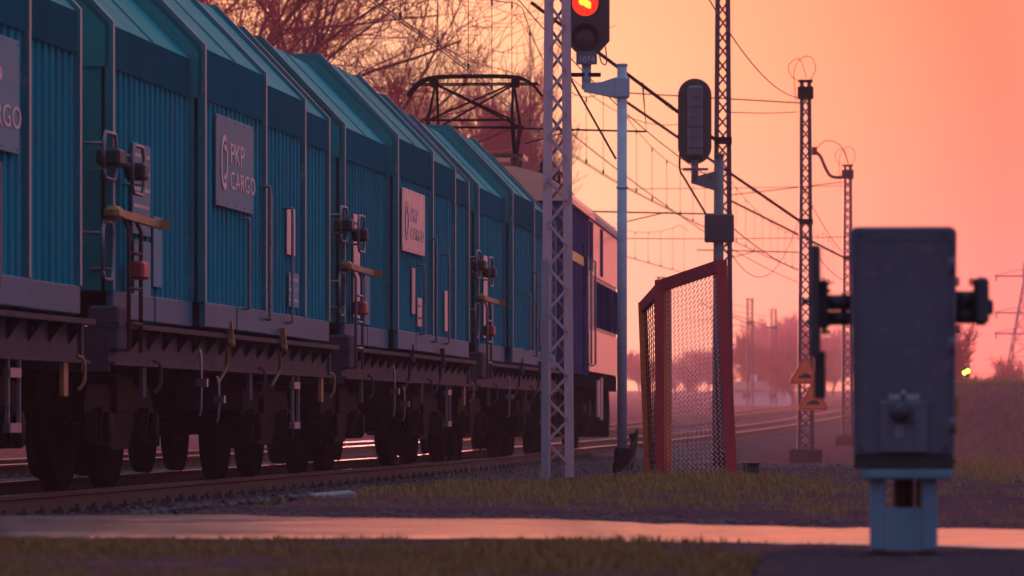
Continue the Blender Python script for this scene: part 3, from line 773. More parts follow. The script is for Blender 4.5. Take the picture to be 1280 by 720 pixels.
# ---------------------------------------------------------------- locomotive
def locomotive(A, B):
    A = Vector(A); B = Vector(B); d = B - A; Lt = d.length
    th = -math.atan2(d.x, d.y); n = Vector((d.y, -d.x)).normalized(); c = (A + B) / 2 - n * 1.41
    root = thing('locomotive', (c.x, c.y, rise(c.y)), th, 'electric locomotive in cream and violet with raised pantograph at the head of the train', 'locomotive')
    h = Lt / 2 - .5; W = 1.42
    Y = lambda u: u - Lt / 2
    us = 6.4   # colour change
    # lower body, violet part then cream part
    def shell(u0, u1, z0, z1, w, key, name):
        m = MB(); m.box(-w, w, Y(u0), Y(u1), z0, z1, bev=.02); return m.build(name, M[key], root)
    b = MB(); b.prism([(-W, Y(.5)), (W, Y(.5)), (W, Y(us)), (-W, Y(us))], 'z', 1.2, 3.78)
    body = b.build('body', M['loco'], root)
    e = 16.0
    plan = [(-W - .012, Y(us)), (W + .012, Y(us)), (W + .012, Y(e - .9)), (W - .25, Y(e)), (-W + .25, Y(e)), (-W - .012, Y(e - .9))]
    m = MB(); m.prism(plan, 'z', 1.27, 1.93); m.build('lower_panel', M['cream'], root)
    m = MB(); m.prism([(p[0] * .985, p[1]) for p in plan], 'z', 1.931, 2.8)
    wb = m.build('window_band', M['bluepaint'], root)
    for u in (8.2, 10.1, 12.0, 14.0):
        g = MB(); g.box(W * .985 + .001, W * .985 + .03, Y(u), Y(u + 1.55), 2.0, 2.74, bev=.01); g.build('window', M['glass'], wb)
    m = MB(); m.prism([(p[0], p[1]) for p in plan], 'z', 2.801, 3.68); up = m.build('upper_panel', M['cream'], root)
    g = MB(); g.box(W + .013, W + .03, Y(9.6), Y(10.1), 2.85, 3.62); g.box(W + .013, W + .03, Y(6.45), Y(7.2), 2.85, 3.62); g.build('grille', M['loco'], up)
    # windscreen at the far end
    g = MB(); g.box(-1.0, 1.0, Y(e) - .01, Y(e) + .02, 2.3, 3.2); g.build('windscreen', M['glass'], root)
    # roof: rounded
    def roof(u0, u1, key, name, add=0):
        m = MB(); pr = [(W + .05, 3.66), (W + .05, 3.74), (W - .06, 3.88), (W - .3, 4.04), (W - .7, 4.15 + add), (0, 4.18 + add)]
        pr = pr + [(-x, z) for (x, z) in pr[-2::-1]]
        m.prism(pr, 'y', Y(u0), Y(u1)); return m.build(name, M[key], root)
    roof(.45, us + 1.0, 'cream', 'roof'); roof(us + 1.02, e - .3, 'roofgrey', 'roof')
    m = MB()
    for u in (7.6, 9.2, 10.6, 12.2): m.box(-.8, .8, Y(u), Y(u + .9), 4.17, 4.38, bev=.03)
    for u in (7.2, 8.7, 10.1, 11.8, 13.4):
        m.lathe([(0, .05), (.05, .1), (.1, .05), (.15, .1), (.2, .05), (.25, .1), (.32, .04)], 'z', (.62, Y(u), 4.13), 10); m.tube([(.62, Y(u), 4.4), (.62, Y(u), 4.58)], .02, 6)
    m.tube(smooth_path([(.62, Y(7.2), 4.5), (.66, Y(8.0), 4.72), (.62, Y(8.7), 4.5), (.6, Y(9.4), 4.62), (.62, Y(10.1), 4.48), (.66, Y(11), 4.66), (.62, Y(11.8), 4.46), (.6, Y(13.4), 4.44)], 6), .02, 6)
    m.build('roof_equipment', M['dark'], root)
    # yellow stripe, door, grab rails
    m = MB(); m.box(W + .001, W + .012, Y(.55), Y(us - .02), 2.86, 3.0); m.build('stripe', M['yellow'], root)
    m = MB(); m.box(W + .001, W + .02, Y(4.9), Y(5.6), 1.25, 3.2, bev=.008); dr = m.build('door', M['loco'], root)
    m = MB(); m.box(W + .02, W + .03, Y(5.05), Y(5.45), 2.4, 3.05); m.build('window', M['glass'], dr)
    for u in (4.75, 5.75, 6.9):
        m = MB(); m.tube([(W, Y(u), 1.35), (W + .08, Y(u), 1.38), (W + .08, Y(u), 3.0), (W, Y(u), 3.03)], .018, 6); m.build('grab_rail', M['grab'], root)
    # frame and underbody
    m = MB(); m.box(-1.38, 1.38, Y(.55), Y(e - .15), 1.0, 1.268); m.box(-1.1, 1.1, Y(5.5), Y(10.5), .45, .998); m.build('underframe', M['dark'], root)
    m = MB(); m.box(1.381, 1.41, Y(9.2), Y(9.9), .55, 1.15); m.box(1.381, 1.41, Y(10.3), Y(10.8), .5, 1.2); m.build('step_plate', M['plate_lit'], root)
    m = MB(); m.prism([(Y(e) - .9, .98), (Y(e) - .2, 1.0), (Y(e) + .05, .6), (Y(e) - .15, .22), (Y(e) - .35, .2), (Y(e) - .75, .55)], 'x', -1.25, 1.25); m.build('plough', M['dark'], root)
    for yc in (Y(3.4), Y(e - 3.4)): bogie(root, yc)
    buffers(root, h)
    # pantograph
    yc = Y(1.9); p = MB(); p.box(-.75, .75, yc - .5, yc + .5, 4.33, 4.39)
    pr = p.build('pantograph', M['insul'], root)
    i_ = MB()
    for sx in (-.62, .62):
        for sy in (-.42, .42): i_.lathe([(-.12, .04), (-.1, .075), (-.07, .045), (-.04, .075), (-.01, .045), (0, .04)], 'z', (sx, yc + sy, 4.335), 10)
    i_.build('insulator', M['insul'], pr)
    a = MB()
    for sy in (-1, 1):
        for sx in (-.6, .6):
            a.tube([(sx, yc + sy * .12, 4.39), (sx * 1.02, yc + sy * .85, 4.86)], .03, 6)
            a.tube([(sx * 1.02, yc + sy * .85, 4.86), (sx * .95, yc + sy * .1, 5.45)], .02, 6)
        a.tube([(-.61, yc + sy * .85, 4.86), (.57, yc + sy * .12, 5.44)], .016, 6); a.tube([(.61, yc + sy * .85, 4.86), (-.57, yc + sy * .12, 5.44)], .016, 6)
        a.tube([(-.66, yc + sy * .85, 4.86), (.66, yc + sy * .85, 4.86)], .02, 6)
    a.build('arm', M['dark'], pr)
    a = MB()
    for sy in (-.17, .17):
        a.tube(smooth_path([(-.98, yc + sy, 5.27), (-.86, yc + sy, 5.42), (-.66, yc + sy, 5.53), (-.3, yc + sy, 5.555), (.3, yc + sy, 5.555), (.66, yc + sy, 5.53), (.86, yc + sy, 5.42), (.98, yc + sy, 5.27)], 5), .022, 6)
        a.tube([(-.95, yc + sy, 5.44), (.95, yc + sy, 5.44)], .012, 5)
    for sx in (-.6, .6): a.box(sx - .05, sx + .05, yc - .2, yc + .2, 5.4, 5.54, bev=.015)
    a.build('collector_head', M['dark'], pr)
    return root
locomotive(S[4], S[5])

# ---------------------------------------------------------------- lattice masts
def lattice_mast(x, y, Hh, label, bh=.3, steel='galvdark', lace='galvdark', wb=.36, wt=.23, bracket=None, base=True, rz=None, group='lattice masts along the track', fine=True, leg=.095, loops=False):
    z0 = ground_z(x, y)
    root = thing('catenary_mast', (x, y, z0), 0, label, 'mast', group)
    hw = lambda z: (wb + (wt - wb) * z / Hh) / 2
    if base:
        m = MB(); m.box(-.33, .33, -.32, .32, -.5, bh, bev=.03); m.build('concrete_base', M['conc'], root)
    for sg in (-1, 1):
        m = MB(); d = .07
        # channel leg: web outside, two flanges
        for zz in (0,):
            for (xa, xb, ya, ybb) in ((0, .012, -d, d), (.012, leg, -d, -d + .01), (.012, leg, d - .01, d)):
                vs = []
                for z in (0.1, Hh):
                    o = hw(z)
                    for (px, py) in ((xa, ya), (xb, ya), (xb, ybb), (xa, ybb)):
                        vs.append((sg * (o - px), py, z))
                m.add(vs, [(3, 2, 1, 0), (4, 5, 6, 7), (0, 1, 5, 4), (1, 2, 6, 5), (2, 3, 7, 6), (3, 0, 4, 7)])
        m.build('leg', M[steel], root)
    m = MB(); pitch = .47; z = .25; k = 0
    while z < Hh - pitch / 2:
        for (f, yy) in ((1, -.078), (-1, .078)):
            s0 = f if k % 2 == 0 else -f
            a = (s0 * (hw(z) - leg * .6), yy, z); b = (-s0 * (hw(z + pitch / 2) - leg * .6), yy, z + pitch / 2)
            m.bar(a, b, .012, .03)
        z += pitch / 2; k += 1
    m.build('lacing', M[lace], root)
    m = MB(); m.box(-wt / 2 - .03, wt / 2 + .03, -.11, .11, Hh, Hh + .05); 
    if loops: m.box(-.16, .16, -.14, .14, Hh - .35, Hh - .1)
    m.build('cap', M['dark'], root)
    if bracket:
        br = MB(); reach, zlow, zhigh = bracket
        br.tube([(-wt / 2, -.16, zlow), (-reach, -.16, zhigh)], .03, 8)
        br.tube([(-wt / 2, -.16, Hh - .45), (-reach, -.16, zhigh + .12)], .014, 6)
        br.tube([(-reach * .42, -.16, zlow + (zhigh - zlow) * .42), (-reach * .4, -.16, zlow + .15), (-reach - .9, -.16, zlow + .22)], .018, 6)
        br.tube([(-reach * .75, -.16, zlow + .2), (-reach - .1, -.16, zlow - .05)], .012, 5)
        br.box(-wt / 2 - .03, wt / 2 + .03, -.19, -.1, zlow - .06, zlow + .06)
        bo = br.build('bracket', M['dark'], root)
        ins = MB()
        for t in (.08, .16, .24): 
            p = Vector((-wt / 2, -.16, zlow)).lerp(Vector((-reach, -.16, zhigh)), t)
            for q in range(3):
                pp = p + Vector((-.05 * q, 0, .05 * q * (zhigh - zlow) / reach))
                ins.lathe([(-.015, .02), (0, .065), (.015, .02)], 'x', pp, 10)
        ins.build('insulator', M['insul'], bo)
    if loops:
        m = MB()
        for q in (-1, 1):
            m.tube(smooth_path([(q * .08, 0, Hh), (q * .22, .1, Hh + .3), (q * .12, .2, Hh + .55), (-q * .1, .1, Hh + .5), (-q * .25, -.1, Hh + .2), (-q * .2, 0, Hh - .4)] if q > 0 else [(-.1, 0, Hh), (-.3, .1, Hh + .15), (-.34, .2, Hh + .38), (-.12, .1, Hh + .5), (.02, 0, Hh + .1)], 6), .008, 5)
        m.build('jumper_wire', M['wire'], root)
    return root
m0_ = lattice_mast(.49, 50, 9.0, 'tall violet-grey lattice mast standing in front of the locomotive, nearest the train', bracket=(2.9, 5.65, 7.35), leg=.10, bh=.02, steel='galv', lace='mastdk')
m = MB(); m.box(-.178, -.098, -.086, -.0725, .0, 2.45, bev=.004); m.build('cable_duct', M['duct'], m0_)
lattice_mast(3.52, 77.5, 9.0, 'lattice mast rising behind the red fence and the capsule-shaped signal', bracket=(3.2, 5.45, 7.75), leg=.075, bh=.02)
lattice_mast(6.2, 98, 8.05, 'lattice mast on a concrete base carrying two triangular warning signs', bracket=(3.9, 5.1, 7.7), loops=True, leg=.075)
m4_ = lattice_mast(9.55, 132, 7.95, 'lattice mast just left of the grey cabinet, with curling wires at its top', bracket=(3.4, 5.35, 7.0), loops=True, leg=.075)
_z = lambda yy: .53 + (523 - yy) / (5800 / 132) - ground_z(9.55, 132)
m = MB(); m.tube(smooth_path([(-.08, -.1, _z(222)), (-.45, -.1, _z(221)), (-.62, -.1, _z(212)), (-.78, -.1, _z(196)), (-.95, -.1, _z(189))], 6), .045, 8)
m.box(-1.02, -.88, -.16, -.04, _z(194), _z(184)); m.tube(smooth_path([(-.95, -.1, _z(188)), (-.6, -.1, _z(176)), (-.15, -.1, _z(186)), (.12, -.1, _z(225))], 6), .012, 5)
m.build('curved_arm', M['dark'], m4_)
lattice_mast(6.9, 215, 6.6, 'small distant mast whose tip shows just above the left fence post', wb=.4, wt=.34, base=False)
lattice_mast(14.1, 275, 6.6, 'hazy distant mast, left of the two beyond the red fence', wb=.45, wt=.4, base=False, bracket=(3.0, 5.2, 6.4))
lattice_mast(17.2, 305, 6.4, 'hazy distant mast, right of the two beyond the red fence', wb=.45, wt=.4, base=False, bracket=(3.0, 5.2, 6.2))

# warning signs on the third mast
def warn_sign(x, y, z, label, side=.66):
    root = thing('warning_sign', (x, y, z), 0, label, 'warning sign', 'warning signs on the mast')
    h = side * .866
    def tri(s, y0, y1, key, name, par):
        c = h / 3; pts = []
        # rounded corners
        for a0 in (90, 210, 330):
            cx, cz = (h * 2 / 3) * s * .86 * math.cos(R(a0)), (h * 2 / 3) * s * .86 * math.sin(R(a0))
            for da in (-50, -25, 0, 25, 50): pts.append((cx + .05 * s * math.cos(R(a0 + da)), c + cz + .05 * s * math.sin(R(a0 + da))))
        m = MB(); m.prism(pts, 'y', y0, y1); return m.build(name, M[key], par)
    tri(1.0, -.008, .008, 'signorange', 'rim', root); tri(.9, -.011, -.0085, 'signred', 'border', root); f = tri(.78, -.014, -.0112, 'signorange', 'face', root)
    m = MB(); m.prism([(-.14, .10), (.14, .10), (.13, .15), (.07, .19), (.0, .2), (-.05, .17), (-.12, .15)], 'y', -.0175, -.0145)
    m.build('symbol', M['black'], f)
    m = MB(); m.bar((-.1, .03, .2), (.1, .03, .2), .03, .02); m.box(-.02, .02, .008, .1, .05, .4); m.build('clamp', M['grab'], root)
warn_sign(6.17, 97.78, ground_z(6.2, 98) + 1.7, 'upper orange triangular warning sign on the lattice mast, partly hidden by the cabinet arm', .62)
warn_sign(6.34, 97.74, ground_z(6.2, 98) + 1.14, 'lower orange triangular warning sign on the lattice mast, its black symbol in view', .64)

# ---------------------------------------------------------------- signals
def signal_red():
    s = 93.5; X = lambda x: (x - 640) / s; Z = lambda y: .53 - (y - 523) / s
    y0 = 62.0; x0 = X(777.5); z0 = ground_z(x0, y0)
    root = thing('railway_signal', (x0, y0, z0), 0, 'railway signal with a glowing red lamp on a pale pole', 'railway signal')
    lx = lambda x: X(x) - x0; lz = lambda y: Z(y) - z0
    m = MB(); r = .066
    m.tube([(0, 0, .35), (0, 0, lz(83))], r, 16); m.tube([(0, 0, lz(236)), (0, 0, lz(233))], r + .012, 16); m.tube([(0, 0, lz(83)), (0, 0, lz(80))], r + .008, 16)
    m.build('pole', M['pole'], root)
    m = MB(); m.lathe([(-.1, .14), (.0, .14), (.36, .1), (.38, .08)], 'z', (0, 0, 0), 14); m.build('base', M['dark'], root)
    m = MB()  # bracket arm
    zt, zb = lz(97), lz(121)
    m.prism([(-.08, lz(97)), (-.08, lz(123)), (lx(742), lz(117)), (lx(730), lz(115)), (lx(728), lz(104)), (lx(740), lz(104)), (lx(752), lz(103))], 'y', -.07, .07)
    m.box(-.1, .1, -.1, .1, lz(123), lz(97), bev=.02)
    m.tube([(lx(733), 0, lz(112)), (lx(733), 0, lz(78))], .065, 14)
    m.tube([(lx(733), 0, lz(80)), (lx(733), 0, lz(66))], .13, 14)
    m.build('arm', M['pole'], root)
    m = MB(); m.box(lx(713), lx(751), -.06, .06, lz(95.5), lz(91.5)); m.build('foot_plate', M['dark'], root)
    m = MB(); m.box(lx(720), lx(746), -.15, -.135, lz(82), lz(66), bev=.004); pl = m.build('number_plate', M['siggrey'], root)
    t = text_mesh('1074', .11, 'CENTER'); t.materials.clear(); t.materials.append(M['pole'])
    o = bpy.data.objects.new('lettering', t); col.objects.link(o); o.parent = pl; o.matrix_local = Matrix.Translation((lx(733), -.152, lz(79))) @ Matrix.Rotation(R(90), 4, 'X')
    # head: backplate with chamfered corners
    a, b, tp, bt = lx(707), lx(762), lz(-120), lz(65); ch = .13
    pts = [(a + ch, bt), (b - ch, bt), (b, bt + ch * 1.1), (b, tp - ch), (b - ch, tp), (a + ch, tp), (a, tp - ch), (a, bt + ch * 1.1)]
    m = MB(); m.prism(pts, 'y', -.02, .03); m.prism([(p[0] * .9 + (a + b) / 2 * .1, p[1] * .97 + (tp + bt) / 2 * .03) for p in pts], 'y', .031, .22)
    for zz in (38, 62 - 6, -30, -60, -90):
        for xx in (714, 755): m.tube([(lx(xx), -.035, lz(zz)), (lx(xx), -.02, lz(zz))], .018, 8)
    hd = m.build('signal_head', M['sigblack'], root)
    c = lx(731.5)
    for (py, lit) in ((4, True), (48, False), (-42, False), (-86, False)):
        m = MB(); zc = lz(py)
        # hood over the lens
        n = 16; vs = []; fs = []
        for k in range(n + 1):
            an = math.pi * (1.1 - 1.2 * k / n)
            for yy in (-.02, -.2 if 3 < k < n - 3 else -.14):
                for rr in (.185, .195): vs.append((c + rr * math.cos(an), yy, zc + rr * math.sin(an)))
        for k in range(n):
            q = 4 * k; fs += [(q, q + 2, q + 6, q + 4), (q + 1, q + 5, q + 7, q + 3), (q + 2, q + 3, q + 7, q + 6)]
        m.add(vs, fs); m.build('lamp_hood', M['sigblack'], hd)
        m = MB(); m.lathe([(-.022, .175), (-.03, .165), (-.045, .09), (-.05, .001)], 'y', (c, 0, zc), 24)
        m.build('lamp', M['redlamp' if lit else 'lens'], hd)
        if lit:
            m = MB()
            for (dx, dz, rr) in ((-.03, .02, .06), (.03, -.02, .05), (.055, -.06, .022), (-.01, .06, .04)): m.lathe([(-.056, rr), (-.062, rr * .6), (-.064, .001)], 'y', (c + dx, 0, zc + dz), 12)
            m.build('filament', M['redcore'], hd)
    # stays, cables
    m = MB(); m.tube([(lx(711), .05, lz(65)), (lx(711.5), .05, lz(95)), (lx(770), .02, lz(199))], .016, 6)
    m.tube([(lx(711.5), .05, lz(95)), (lx(751), .05, lz(95))], .012, 5); m.tube(smooth_path([(lx(748), .05, lz(62)), (lx(752), .04, lz(78)), (lx(758), .04, lz(79)), (lx(757), .05, lz(58))], 5), .009, 5)
    m.build('stay', M['black'], root)
    m = MB(); m.tube(smooth_path([(.09, 0, .3), (.2, -.1, .62), (.12, -.2, .2), (-.1, -.35, .02), (-.25, -.5, .0), (-.4, -.6, .01)], 8), .022, 6)
    m.build('cable', M['rust'], root)
    m = MB(); m.tube([(.13, -.02, 0), (.13, -.02, .5)], .02, 6); m.lathe([(0, .02), (.03, .045), (.07, .03), (.08, .001)], 'z', (.13, -.02, .5), 8); m.build('cable_riser', M['dark'], root)
signal_red()
def signal_back():
    s = 71.0; X = lambda x: (x - 640) / s; Z = lambda y: .53 - (y - 523) / s
    y0 = 76.3; s = 5800 / y0
    x0 = X(899); z0 = ground_z(x0, y0)
    root = thing('railway_signal', (x0, y0, z0), 0, 'railway signal seen from behind, dark capsule head on a pole behind the red fence', 'railway signal')
    lx = lambda x: X(x) - x0; lz = lambda y: Z(y) - z0
    m = MB(); m.tube([(0, 0, 0), (0, 0, lz(196))], .075, 14); m.tube([(0, 0, lz(196)), (0, 0, lz(192))], .09, 14); m.build('pole', M['siggrey'], root)
    m = MB(); m.box(-.24, .24, -.14, .14, lz(303), lz(268), bev=.02); m.box(-.09, .09, -.16, -.141, lz(300), lz(270)); m.build('junction_box', M['cabdk'], root)
    # capsule backplate
    r = 21 / s; ca = lx(868.5); t, b = lz(98) - r, lz(205) + r
    pts = [(ca + r * math.cos(R(a)), t + r * math.sin(R(a))) for a in range(0, 181, 12)] + [(ca + r * math.cos(R(a)), b + r * math.sin(R(a))) for a in range(180, 361, 12)]
    m = MB(); m.prism(pts, 'y', .0, .05); hd = m.build('signal_head', M['sigblack'], root)
    w = 9.5 / s; m = MB(); m.box(ca - w, ca + w, -.2, -.001, lz(196), lz(108), bev=.03)
    for z in (120, 145, 172): m.box(ca - w * .5, ca + w * .5, -.22, -.2, lz(z + 2), lz(z - 2)); 
    m.build('lamp_housing', M['siggrey'], hd)
    for z in (135, 160, 186):
        m = MB(); m.box(ca - w - .002, ca + w + .002, -.21, -.19, lz(z), lz(z - 1.2)); m.build('seam', M['sigblack'], hd)
    m = MB(); m.tube([(ca, 0, lz(200)), (ca, 0, lz(226))], .06, 12); m.box(ca - .2, ca + .22, -.05, .05, lz(213), lz(210))
    m.prism([(ca - .06, lz(222)), (0, lz(213)), (0, lz(240)), (ca - .06, lz(229))], 'y', -.05, .05); m.build('arm', M['siggrey'], root)
    m = MB(); m.tube(smooth_path([(lx(850), 0, lz(190)), (lx(850), .02, lz(212)), (lx(857), .03, lz(225)), (lx(884), .03, lz(270))], 6), .02, 6); m.build('stay', M['black'], root)
    m = MB(); m.tube([(0, 0, -.05), (0, 0, .25)], .11, 12); m.build('base', M['dark'], root)
signal_back()
def signal_far():
    x0, y0 = 568 / (5800 / 158), 158; z0 = ground_z(x0, y0)
    root = thing('railway_signal', (x0, y0, z0), 0, 'tiny distant signal with a yellow-green light, right of the grey cabinet', 'railway signal')
    zl = .53 + (523 - 464.5) / (5800 / 158) - z0
    m = MB(); m.tube([(0, 0, 0), (0, 0, zl + .15)], .035, 8); m.build('pole', M['dark'], root)
    m = MB(); m.box(-.13, .13, .0, .1, zl - .2, zl + .2, bev=.03); hd = m.build('signal_head', M['sigblack'], root)
    m = MB(); m.lathe([(-.005, .085), (-.05, .06), (-.07, .001)], 'y', (.04, 0, zl + .02), 12); m.lathe([(-.005, .075), (-.04, .05), (-.06, .001)], 'y', (-.06, 0, zl - .04), 12); m.build('lamp', M['yellamp'], hd)
signal_far()

# ---------------------------------------------------------------- fence
def fence():
    def at(x, y, Y): s = 5800 / Y; return Vector(((x - 640) / s, Y, .53 - (y - 523) / s))
    Ys = (42.0, 43.2, 44.6)
    tops = [at(901.5, 325, Ys[0]), at(828, 350, Ys[1]), at(803, 378, Ys[2])]
    bots = [at(916, 606, Ys[0]), at(829, 608, Ys[1]), at(812, 606, Ys[2])]
    base = bots[1].copy(); base.z = ground_z(base.x, base.y)
    root = thing('fence', base, 0, 'leaning red steel fence corner with chain-link mesh in front of the tracks', 'fence')
    tops = [p - base for p in tops]; bots = [p - base - Vector((0, 0, .12)) for p in bots]
    def post(i, w, key, shift=0, dy=0):
        a, b = bots[i].copy(), tops[i].copy(); a.x += shift; b.x += shift; a.y += dy; b.y += dy
        m = MB()
        vs = []
        for p in (a, b):
            for (i_, j) in ((-1, -1), (1, -1), (1, 1), (-1, 1)): vs.append(p + Vector((i_ * w / 2, j * .035, 0)))
        m.add(vs, [(3, 2, 1, 0), (4, 5, 6, 7), (0, 1, 5, 4), (1, 2, 6, 5), (2, 3, 7, 6), (3, 0, 4, 7)])
        # flange of the angle iron
        vs = []
        for p in (a, b):
            for (i_, j) in ((w / 2 - .012, .036), (w / 2, .036), (w / 2, .13), (w / 2 - .012, .13)): vs.append(p + Vector((i_, j, 0)))
        m.add(vs, [(3, 2, 1, 0), (4, 5, 6, 7), (0, 1, 5, 4), (1, 2, 6, 5), (2, 3, 7, 6), (3, 0, 4, 7)])
        for t in (.15, .5, .85):
            p = a.lerp(b, t); m.tube([p + Vector((0, -.045, 0)), p + Vector((0, -.034, 0))], .014, 6)
        return m.build('post', M[key], root)
    post(0, .10, 'fred'); post(1, .075, 'fred', -.035, -.05); post(1, .075, 'forange', .045, -.03); post(2, .085, 'forange', 0, -.04)
    def panel(i, j, cell, hcell, key='chain'):
        A, B = bots[i], bots[j]; At, Bt = tops[i], tops[j]
        m = MB(); off = Vector((0, 0, -.05))
        m.bar(At + off, Bt + off, .05, .11); m.build('top_rail', M['fred'], root)
        m = MB(); m.bar(A.lerp(At, .06), B.lerp(Bt, .06), .03, .05); m.build('bottom_rail', M['forange'], root)
        def P(u, v): # u along, v up (0..1)
            return A.lerp(At, v).lerp(B.lerp(Bt, v), u)
        n = int((B - A).length / cell); k = int(1.9 / hcell)
        w = MB()
        for q in range(n + 1):
            u0 = q / n; pts = []
            for t in range(k + 1):
                v = .07 + .88 * t / k
                pts.append(P(min(1, max(0, u0 + (.5 / n) * (1 if t % 2 else -1))), v) + Vector((.006 * (1 if t % 2 else -1), .01 * (1 if t % 2 else -1), 0)))
            w.tube(pts, .0056, 4, cap=False)
        w.build('chain_link_mesh', M[key], root, fix=False)
    panel(0, 1, .085, .023); panel(1, 2, .13, .03, 'rust')
fence()
# small black box beside the fence post, slab by the track
x_, y_ = (937 - 640) / 118., 49.0
r_ = thing('junction_box', (x_, y_, ground_z(x_, y_)), 0, 'small black box on the ground right of the red fence post', 'junction box')
m = MB(); m.box(-.085, .085, -.1, .1, -.05, .2, bev=.015); m.build('case', M['black'], r_)
m = MB(); m.box(-.1, .1, -.115, .115, .201, .225, bev=.006); m.build('lid', M['sigblack'], r_)
x_, y_ = (422 - 640) / 183., 30.9
m = MB(); m.box(-.14, .14, -.12, .12, -.12, .055, bev=.01)
o = m.build('concrete_slab', M['slab']); o.location = (x_, y_, ground_z(x_, y_) - .02); o.rotation_euler = (R(2), R(-4), R(12)); tag(o, 'pale concrete slab lying in the grass beside the rail', 'concrete slab')

# ---------------------------------------------------------------- level-crossing machine
def machine():
    s = 341.2; y0 = 17.0
    X = lambda x: (x - 640) / s; Z = lambda y: .53 - (y - 523) / s
    x0 = X(1129.5); root = thing('barrier_machine', (x0 + .018, y0 + .22, .045), R(-4.76), 'dark grey level-crossing barrier cabinet on a blue pedestal, in the right foreground', 'barrier machine')
    lx = lambda x: X(x) - x0; lz = lambda y: Z(y) - .045
    F = -.22; Bk = .24
    # cabinet: slightly tapered body with rounded top
    a, b = lx(1062), lx(1196); al, bl = lx(1067), lx(1193); zt, zb = lz(283), lz(568); r = .028
    pts = [(al, zb), (bl, zb)]
    pts += [(b - r + r * math.cos(R(t)), zt - r + r * math.sin(R(t))) for t in (0, 22, 45, 67, 90)]
    pts += [(a + r + r * math.cos(R(t)), zt - r * .8 + r * .8 * math.sin(R(t))) for t in (90, 112, 135, 157, 180)]
    m = MB(); m.prism(pts, 'y', F + .012, Bk)
    ins = [(x * .975, z * .985 + .009) for (x, z) in pts]
    vs = [(x, F + .012, z) for (x, z) in pts] + [(x, F, z) for (x, z) in ins]; n = len(pts)
    m.add(vs, [(i, (i + 1) % n, n + (i + 1) % n, n + i) for i in range(n)] + [tuple(range(n, 2 * n))])
    cb = m.build('cabinet', M['cab'], root)
    m = MB()  # door seam and hinges
    for (p, q, z1, z2) in ((1071, 1072.2, 300, 560), (1187.5, 1188.7, 300, 560)): m.box(lx(p), lx(q), F - .0015, F - .0002, lz(z2), lz(z1))
    m.box(lx(1071), lx(1188.7), F - .0015, F - .0002, lz(301), lz(299.9)); m.build('door_seam', M['cabdk'], cb)
    for z in (330, 430, 530):
        m = MB(); m.tube([(lx(1190.5), F - .006, lz(z + 9)), (lx(1190.5), F - .006, lz(z - 9))], .010, 8); m.box(lx(1183), lx(1190), F - .004, F - .0005, lz(z + 8), lz(z - 8)); m.build('hinge', M['cabpanel'], cb)
    for (xx, z) in ((1076, 292), (1182, 292), (1076, 560), (1182, 560)):
        m = MB(); m.lathe([(0, .009), (-.005, .008), (-.006, .001)], 'y', (lx(xx), F, lz(z)), 10); m.build('bolt', M['cabdk'], cb)
    m = MB(); m.box(lx(1100), lx(1160), F - .016, F - .001, lz(566), lz(501), bev=.006); pn = m.build('lock_panel', M['cabpanel'], root)
    m = MB(); m.box(lx(1141), lx(1142.5), F - .0175, F - .0165, lz(560), lz(512)); m.build('seam', M['cabdk'], pn)
    m = MB(); m.lathe([(0, .042), (-.014, .042), (-.03, .034), (-.034, .001)], 'y', (lx(1126), F - .016, lz(514)), 20)
    m.bar((lx(1132), F - .03, lz(520)), (lx(1141), F - .03, lz(529)), .016, .012); m.build('lock_knob', M['cabdk'], pn)
    m = MB(); 
    for z in (536, 541, 546):
        m.box(lx(1121), lx(1121.8), F - .0172, F - .0165, lz(z), lz(z - 4)); m.box(lx(1127), lx(1127.7), F - .0172, F - .0165, lz(z), lz(z - 4))
    m.build('marking', M['stencil'], pn)
    m = MB()  # worn, unreadable stencil marks
    for (p0, p1) in ((1112, 1125), (1134, 1148)):
        x = p0
        while x < p1:
            w = rng.uniform(1.2, 2.6); m.box(lx(x), lx(x + w * .7), F - .0015, F - .0002, lz(499), lz(499 - rng.uniform(5, 7))); x += w + .8
    m.box(lx(1128), lx(1131), F - .0015, F - .0002, lz(492), lz(488)); m.build('worn_stencil', M['stencil'], cb)
    m = MB(); m.box(lx(1068), lx(1192), F + .01, Bk - .005, lz(586), lz(568.5)); m.box(lx(1078), lx(1196), F + .02, Bk, lz(579), lz(575)); m.build('sump', M['black'], root)
    m = MB(); m.box(lx(1074), lx(1191), F + .005, Bk - .01, lz(599.5), lz(586.5), bev=.008); m.build('mounting_plate', M['ped'], root)
    # pedestal: two cheeks, lower apron, rear panel, with an opening between
    m = MB(); p0, p1 = lx(1087), lx(1172); zt, zb = lz(600), 0.0
    m.box(p0, lx(1107), F + .05, Bk - .05, zb, zt, bev=.006); m.box(lx(1152), p1, F + .05, Bk - .05, zb, zt, bev=.006)
    m.box(lx(1107) + .001, lx(1152) - .001, F + .055, F + .075, zb, lz(635))
    m.build('pedestal', M['ped'], root)
    m = MB(); m.tube([(lx(1121), .02, 0), (lx(1121), .02, zt)], .012, 10); m.tube([(lx(1148), .06, 0), (lx(1148), .06, zt)], .010, 10); m.build('conduit', M['amber'], root)  # amber colour stands for the golden glow in the pedestal opening
    m = MB(); m.tube([(lx(1129), .0, 0), (lx(1129), .0, zt)], .018, 10); m.tube([(lx(1138), .04, 0), (lx(1138), .04, zt)], .014, 10); m.build('cable', M['rust'], root)
    # left shaft and arm plates
    zc = lz(384)
    m = MB(); m.tube([(lx(1028), .02, lz(376)), (lx(1063), .02, lz(376))], .030, 16); m.tube([(lx(1034), .02, lz(396)), (lx(1063), .02, lz(396))], .027, 16)
    m.tube([(lx(1051), .02, lz(376)), (lx(1057), .02, lz(376))], .036, 16)
